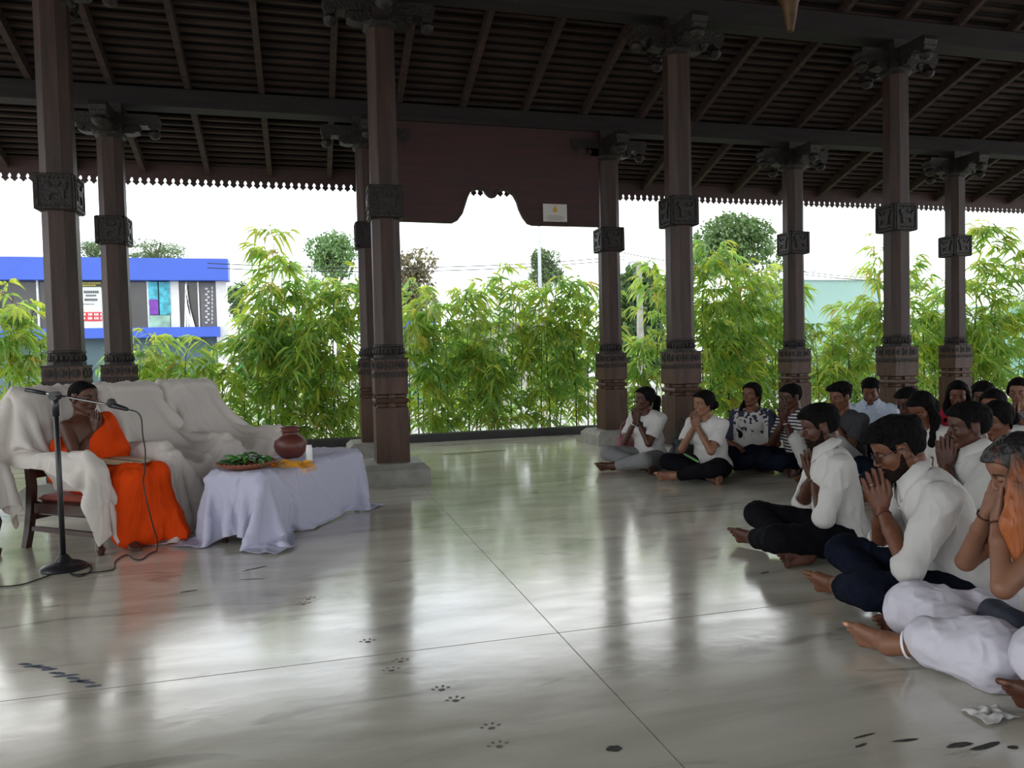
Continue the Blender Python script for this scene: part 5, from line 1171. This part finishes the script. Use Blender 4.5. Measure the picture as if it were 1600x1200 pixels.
# trees beyond the street
def tree(label, px, top, bot, width, v, seed, m='tree_leaf', n=5200, tone=(1, 1, 1), trunk=True):
    R = np.random.default_rng(seed); c0 = on(px, bot, 1, v); t0 = on(px, top, 1, v); wl = on(px-width/2, (top+bot)/2, 1, v); wr = on(px+width/2, (top+bot)/2, 1, v)
    w = abs(wr[0]-wl[0])/2; h = (t0[2]-c0[2]); root = empty('tree', (c0[0], v, -.35), label=label, cat='tree', group='trees beyond the street')
    org = np.array([c0[0], v, -.35]); nb = 16; P = []
    for k in range(nb):
        a = R.random()*6.28; rr = w*.62*R.random()**.5; z = c0[2]+h*(.18+.66*R.random()); rr *= 1-.55*((z-c0[2])/h)**2
        bc = np.array([c0[0]+math.cos(a)*rr, v+math.sin(a)*rr*.7, z]); br = w*(.28+.22*R.random())
        q = R.normal(size=(n//nb, 3)); q /= np.linalg.norm(q, axis=1)[:, None]; P.append(bc+q*br*(.75+.35*R.random((len(q), 1)))*[1, .8, min(.8, h/w*.55)])
    P = np.concatenate(P); s_ = h*.045; nn = len(P); D = R.normal(size=(nn, 3))+[0, 0, -.3]
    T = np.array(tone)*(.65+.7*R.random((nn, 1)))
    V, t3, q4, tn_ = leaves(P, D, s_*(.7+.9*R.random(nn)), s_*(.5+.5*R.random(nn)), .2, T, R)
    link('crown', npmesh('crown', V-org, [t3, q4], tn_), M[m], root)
    b = MB(); b.tube([(0, 0, 0), (.05*w, 0, (c0[2]+.35)*.6), (0, 0, c0[2]+.35+h*.55)], [w*.09, w*.07, w*.04], 7)
    for k in range(5):
        a = k*1.3; b.tube([(0, 0, (c0[2]+.35)+h*.1*k*.6), (math.cos(a)*w*.35, math.sin(a)*w*.3, c0[2]+.35+h*(.35+.1*k))], [w*.04, w*.015], 5)
    b.build('trunk', M['trunk'], root, True)
tree('dull green tree behind the blue building, left of the second pillar', 150, 374, 412, 120, 52, 21)
tree('rounded green tree over the right part of the blue roof', 245, 370, 414, 135, 54, 22)
tree('small grey-green tree just right of the blue building', 372, 435, 500, 50, 48, 23, n=2600, tone=(.9, 1, 1.1))
tree('loose light green tree left of the pillar pair by the table', 525, 362, 450, 115, 38, 24, n=4600, tone=(1.1, 1.3, 1))
tree('brownish flowering tree right of the pillar pair by the table', 640, 388, 500, 110, 40, 25, 'tree_leaf_brown')
tree('round green tree behind the tall lamp pole', 852, 386, 450, 70, 40, 26)
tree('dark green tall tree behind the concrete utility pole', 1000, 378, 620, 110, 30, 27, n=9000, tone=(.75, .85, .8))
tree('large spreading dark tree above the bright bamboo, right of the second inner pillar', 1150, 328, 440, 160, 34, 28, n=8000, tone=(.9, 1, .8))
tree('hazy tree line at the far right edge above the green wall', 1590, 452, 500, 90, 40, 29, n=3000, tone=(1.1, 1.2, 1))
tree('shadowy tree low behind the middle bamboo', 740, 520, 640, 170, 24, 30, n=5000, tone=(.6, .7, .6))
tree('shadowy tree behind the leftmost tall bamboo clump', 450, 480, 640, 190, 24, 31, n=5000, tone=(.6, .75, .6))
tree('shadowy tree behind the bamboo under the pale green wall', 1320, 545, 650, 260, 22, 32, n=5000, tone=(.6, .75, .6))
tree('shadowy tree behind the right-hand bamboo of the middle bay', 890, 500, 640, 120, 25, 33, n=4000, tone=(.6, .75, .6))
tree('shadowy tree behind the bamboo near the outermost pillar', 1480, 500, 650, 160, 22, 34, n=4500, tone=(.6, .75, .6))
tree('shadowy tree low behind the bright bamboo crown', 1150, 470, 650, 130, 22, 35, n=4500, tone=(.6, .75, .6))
# blue shop building
V0 = 42.0
def P3(px, py, v=V0): return on(px, py, 1, v)
def facade(mb, x0, x1, y0, y1, d0, d1, v=V0):     # rectangle read off the picture, built as a box from v-d0 to v+d1
    xm = (x0+x1)/2; a, b_ = P3(x0, (y0+y1)/2, v)[0], P3(x1, (y0+y1)/2, v)[0]; zt_, zb_ = P3(xm, y0, v)[2], P3(xm, y1, v)[2]
    return mb.box(a, b_, v-d0, v+d1, zb_, zt_)
blue = mat('blue_cladding', (.04, .10, .50), .5, .08, .6); shopw = mat('shop_white', (.62, .62, .63), .7, .05)
bb = empty('shop_building', tuple(P3(180, 500)[:2])+(-.35,), label='two-storey shop building with a bright blue band along its roof, behind the left bamboo', cat='building')
org = np.array(bb.location)
def bpart(name, m, rects, d0, d1, parent=bb, o_=org, v=V0):
    mb = MB()
    for r_ in rects: facade(mb, *r_, d0, d1, v)
    mb.v = [tuple(np.array(p)-o_) for p in mb.v]; return mb.build(name, m, parent)
darkglass = mat('dark_shop_glass', (.06, .055, .05), .12, .3, .4)
bpart('roof_band', blue, [(-160, 358, 404, 439)], .6, .5); bpart('floor_band', blue, [(-160, 345, 514, 530)], .5, .5)
bpart('upper_glazing', darkglass, [(-160, 340, 438, 515)], 0, .5); [bpart('white_wall', shopw, [q_], .15, .5) for q_ in ((341, 357, 440, 640), (267, 281, 440, 516), (-160, 0, 440, 516))]
mlm = mat('mullion', (.7, .7, .7), .5); [bpart('mullion', mlm, [q_], .12, 0) for q_ in ((59, 62, 438, 515), (231, 234, 440, 515), (292, 293.5, 441, 515), (310, 312, 441, 515))]
gs = mat('ground_floor_shutter', (.07, .12, .14), .6, .2, .5); bpart('ground_floor_wall', gs, [(-160, 340, 530, 660)], -.2, .7)
ps = bpart('teaching_poster', mat('poster_white', (.66, .68, .66), .5, .05), [(130, 161, 449, 513)], .2, 0)
bpart('poster_header', mat('poster_dark', (.05, .05, .02), .5), [(130, 161, 440, 449)], .22, 0, ps, np.zeros(3)+0); ps.children[0].location = (0, 0, 0)
for c_ in list(ps.children): c_.location = -org
red = bpart('poster_red_panel', mat('poster_red', (.6, .03, .04), .5), [(130, 161, 488, 502)], .24, 0, ps, np.zeros(3)); red.location = -org
ink = mat('poster_ink', (.10, .11, .12), .5)
for rw in ([(133+3.4*k, 135.4+3.4*k, 455, 458.5) for k in range(7)], [(136+3.4*k, 138.4+3.4*k, 461, 463.5) for k in range(5)], [(134+3.4*k, 136.6+3.4*k, 467, 470.5) for k in range(6)], [(132+3*k, 133.6+3*k, 475, 476.2) for k in range(6)]):
    txt = bpart('lettering_line', ink, rw, .24, 0, ps, np.zeros(3)); txt.location = -org
txt = bpart('poster_numerals', mat('poster_white_ink', (.8, .8, .8), .5), [(140+2.4*k, 141.5+2.4*k, y, y+3.6) for y in (490, 496) for k in range(9) if k % 4 != 3]+[(131, 136, 490, 493.5), (131, 135, 496, 499.5)], .27, 0, ps, np.zeros(3)); txt.location = -org
txt = bpart('header_lettering', mat('poster_yellow_ink', (.6, .5, .1), .5), [(131+2.6*k, 133+2.6*k, 442.2, 444) for k in range(11)]+[(131+2.6*k, 133+2.6*k, 445.6, 447.4) for k in range(8)], .25, 0, ps, np.zeros(3)); txt.location = -org
bpart('blue_poster', mat('poster_cyan', (.05, .33, .42), .5, .6, 3), [(233.5, 248, 441, 492), (250, 267, 441, 492)], .2, 0); bpart('purple_poster', mat('poster_purple', (.16, .03, .32), .5, .4, 2), [(235, 248.5, 468.5, 492)], .23, 0); bpart('green_poster', mat('poster_green', (.25, .42, .34), .5, .4, 2), [(234, 267, 493, 512)], .2, 0)
bpart('window_sign', mat('window_sign_grey', (.10, .10, .11), .5, .1), [(314, 338, 442, 512)], .08, 0)
bpart('sign_lettering', mat('sign_letter', (.45, .45, .45), .5), [(321+3*(k % 2), 325+3*(k % 2), 450+k*4.4, 453+k*4.4) for k in range(13)]+[(331, 333, 448+k*6, 452+k*6) for k in range(10)], .12, 0)
mb = MB()
for x in (291, 295, 299, 302, 305): mb.tube([P3(x, 513)+[0, -.3, 0]-org, P3(292+(x-291)*.2, 445+(x-291)*2.2)+[0, -.3, 0]-org], .05, 5)
mb.build('stacked_ladders', M['white'], bb)
# other buildings
def block(name, label, cat, rects, v, extra=None):
    c = P3((rects[0][1][0]+rects[0][1][1])/2, 600, v); r = empty(name, (c[0], v, -.35), label=label, cat=cat); o_ = np.array(r.location)
    for nm, rc, m, d0, d1 in rects: bpart(nm, m, [rc], d0, d1, r, o_, v)
    return r
teal = mat('pale_green_render', (.27, .42, .38), .85, .06, .3); tealb = mat('pale_green_sheet', (.20, .38, .34), .7, .08, .5)
block('building', 'plain pale green wall of a building seen between the right-hand outer pillars', 'building', [('wall', (1254, 1376, 437, 640), teal, 0, 5), ('wall_capping', (1254, 1376, 435, 438), shopw, .1, 5)], 34)
block('building', 'low green walled building at the right edge beneath the tree line', 'building', [('wall', (1556, 1680, 476, 640), tealb, 0, 4), ('pale_end_wall', (1540, 1557, 480, 640), shopw, 0, 4)], 30)
block('shop_kiosk', 'low shop with blue shutters and a white canopy, right of the plinthed pillar', 'shop', [('shutter', (632, 700, 596, 624), mat('blue_shutter', (.08, .22, .55), .5, .2, 2), 0, 3), ('canopy', (600, 705, 582, 597), M['white'], 1.2, 3), ('base_wall', (600, 760, 624, 660), M['white'], 0, 3), ('roof', (600, 668, 497, 501), mat('rust_roof', (.25, .05, .03), .7), 2, 3), ('fascia_sign', (625, 668, 502, 513), blue, 1.9, 3), ('upper_wall', (600, 668, 513, 582), mat('grey_render', (.2, .2, .2), .8), 0, 3)], 26)
rf = empty('building', tuple(P3(780, 500, 38)[:2])+(-.35,), label='house with a pale grey sheet roof showing through the middle bamboo', cat='building'); o_ = np.array(rf.location)
a, b_, c, d = [P3(*q, 38)-o_ for q in ((700, 503), (870, 498), (835, 455), (735, 462))]
MB().rings([[a, b_, c+[0, 4, 0], d+[0, 4, 0]], [a-[0, 0, .15], b_-[0, 0, .15], c+[0, 4, -.15], d+[0, 4, -.15]]]).build('sheet_roof', mat('sheet_roof', (.55, .52, .50), .5, .06, 2, stretch=(8, 1, 1)), rf)
mb = MB(); facade(mb, 715, 860, 503, 640, -.5, 4, 38); mb.v = [tuple(np.array(p)-o_) for p in mb.v]; mb.build('wall', mat('cream_render', (.4, .38, .33), .85), rf)
block('banner', 'small white and green street banner left of the tall bamboo clump', 'banner', [('white_panel', (352, 366, 556, 612), M['white'], .05, 0), ('green_panel', (366, 385, 570, 590), mat('banner_green', (.03, .45, .22), .5), .08, 0), ('post', (358, 360, 556, 662), M['steel'], .04, .04)], 20)
pc = P3(845, 500, 30); r = empty('street_lamp', (pc[0], 30, -.35), label='tall thin grey lamp pole rising behind the middle bamboo', cat='lamp pole')
zt_ = P3(843.5, 300, 30)[2]+.35
MB().tube([(0, 0, 0), (0, 0, zt_)], [.09, .065], 8).build('pole', mat('galvanised', (.42, .45, .47), .5, .05), r, True)
MB().tube([(0, 0, zt_), (.5, 0, zt_+.4), (1.5, 0, zt_+.5)], .05, 6).build('lamp_arm', mat('galvanised_arm', (.42, .45, .47), .5), r)
pc = P3(1000, 500, 20); r = empty('utility_pole', (pc[0], 20, -.35), label='weathered concrete utility pole beside the dark tree, left of the second inner pillar', cat='utility pole')
zt_ = P3(998, 408, 20)[2]+.35
MB().rings([[(-.09, -.09, 0), (.09, -.09, 0), (.09, .09, 0), (-.09, .09, 0)], [(-.055, -.055, zt_), (.055, -.055, zt_), (.055, .055, zt_), (-.055, .055, zt_)]]).build('pole', mat('pole_concrete', (.30, .29, .26), .9, .2), r)
MB().tube([(.05, 0, zt_-.1), (-.15, 0, zt_-.02), (-.32, 0, zt_-.05)], [.02, .02, .04], 6).build('lamp_arm', M['steel'], r)
for (x0, y0, x1, y1), lb in zip([(358, 413, 950, 403), (358, 420, 950, 408), (950, 390, 1260, 424), (1240, 423, 1600, 436), (1240, 427, 1600, 440)],
        ['upper of two thin power lines crossing the sky in the left and middle bays', 'lower of two thin power lines crossing the sky in the left and middle bays', 'thin power line dipping past the concrete pole and the bright bamboo', 'upper of two faint power lines above the pale green wall', 'lower of two faint power lines above the pale green wall']):
    a, b_ = P3(x0, y0, 30), P3(x1, y1, 30); mb = MB()
    mb.tube([a+(b_-a)*t+np.array([0, 0, -.25*4*t*(1-t)]) for t in np.linspace(-.05, 1.05, 12)], .016, 4)
    tag(mb.build('power_line', M['rubber']), lb, 'cable', 'power lines over the street')
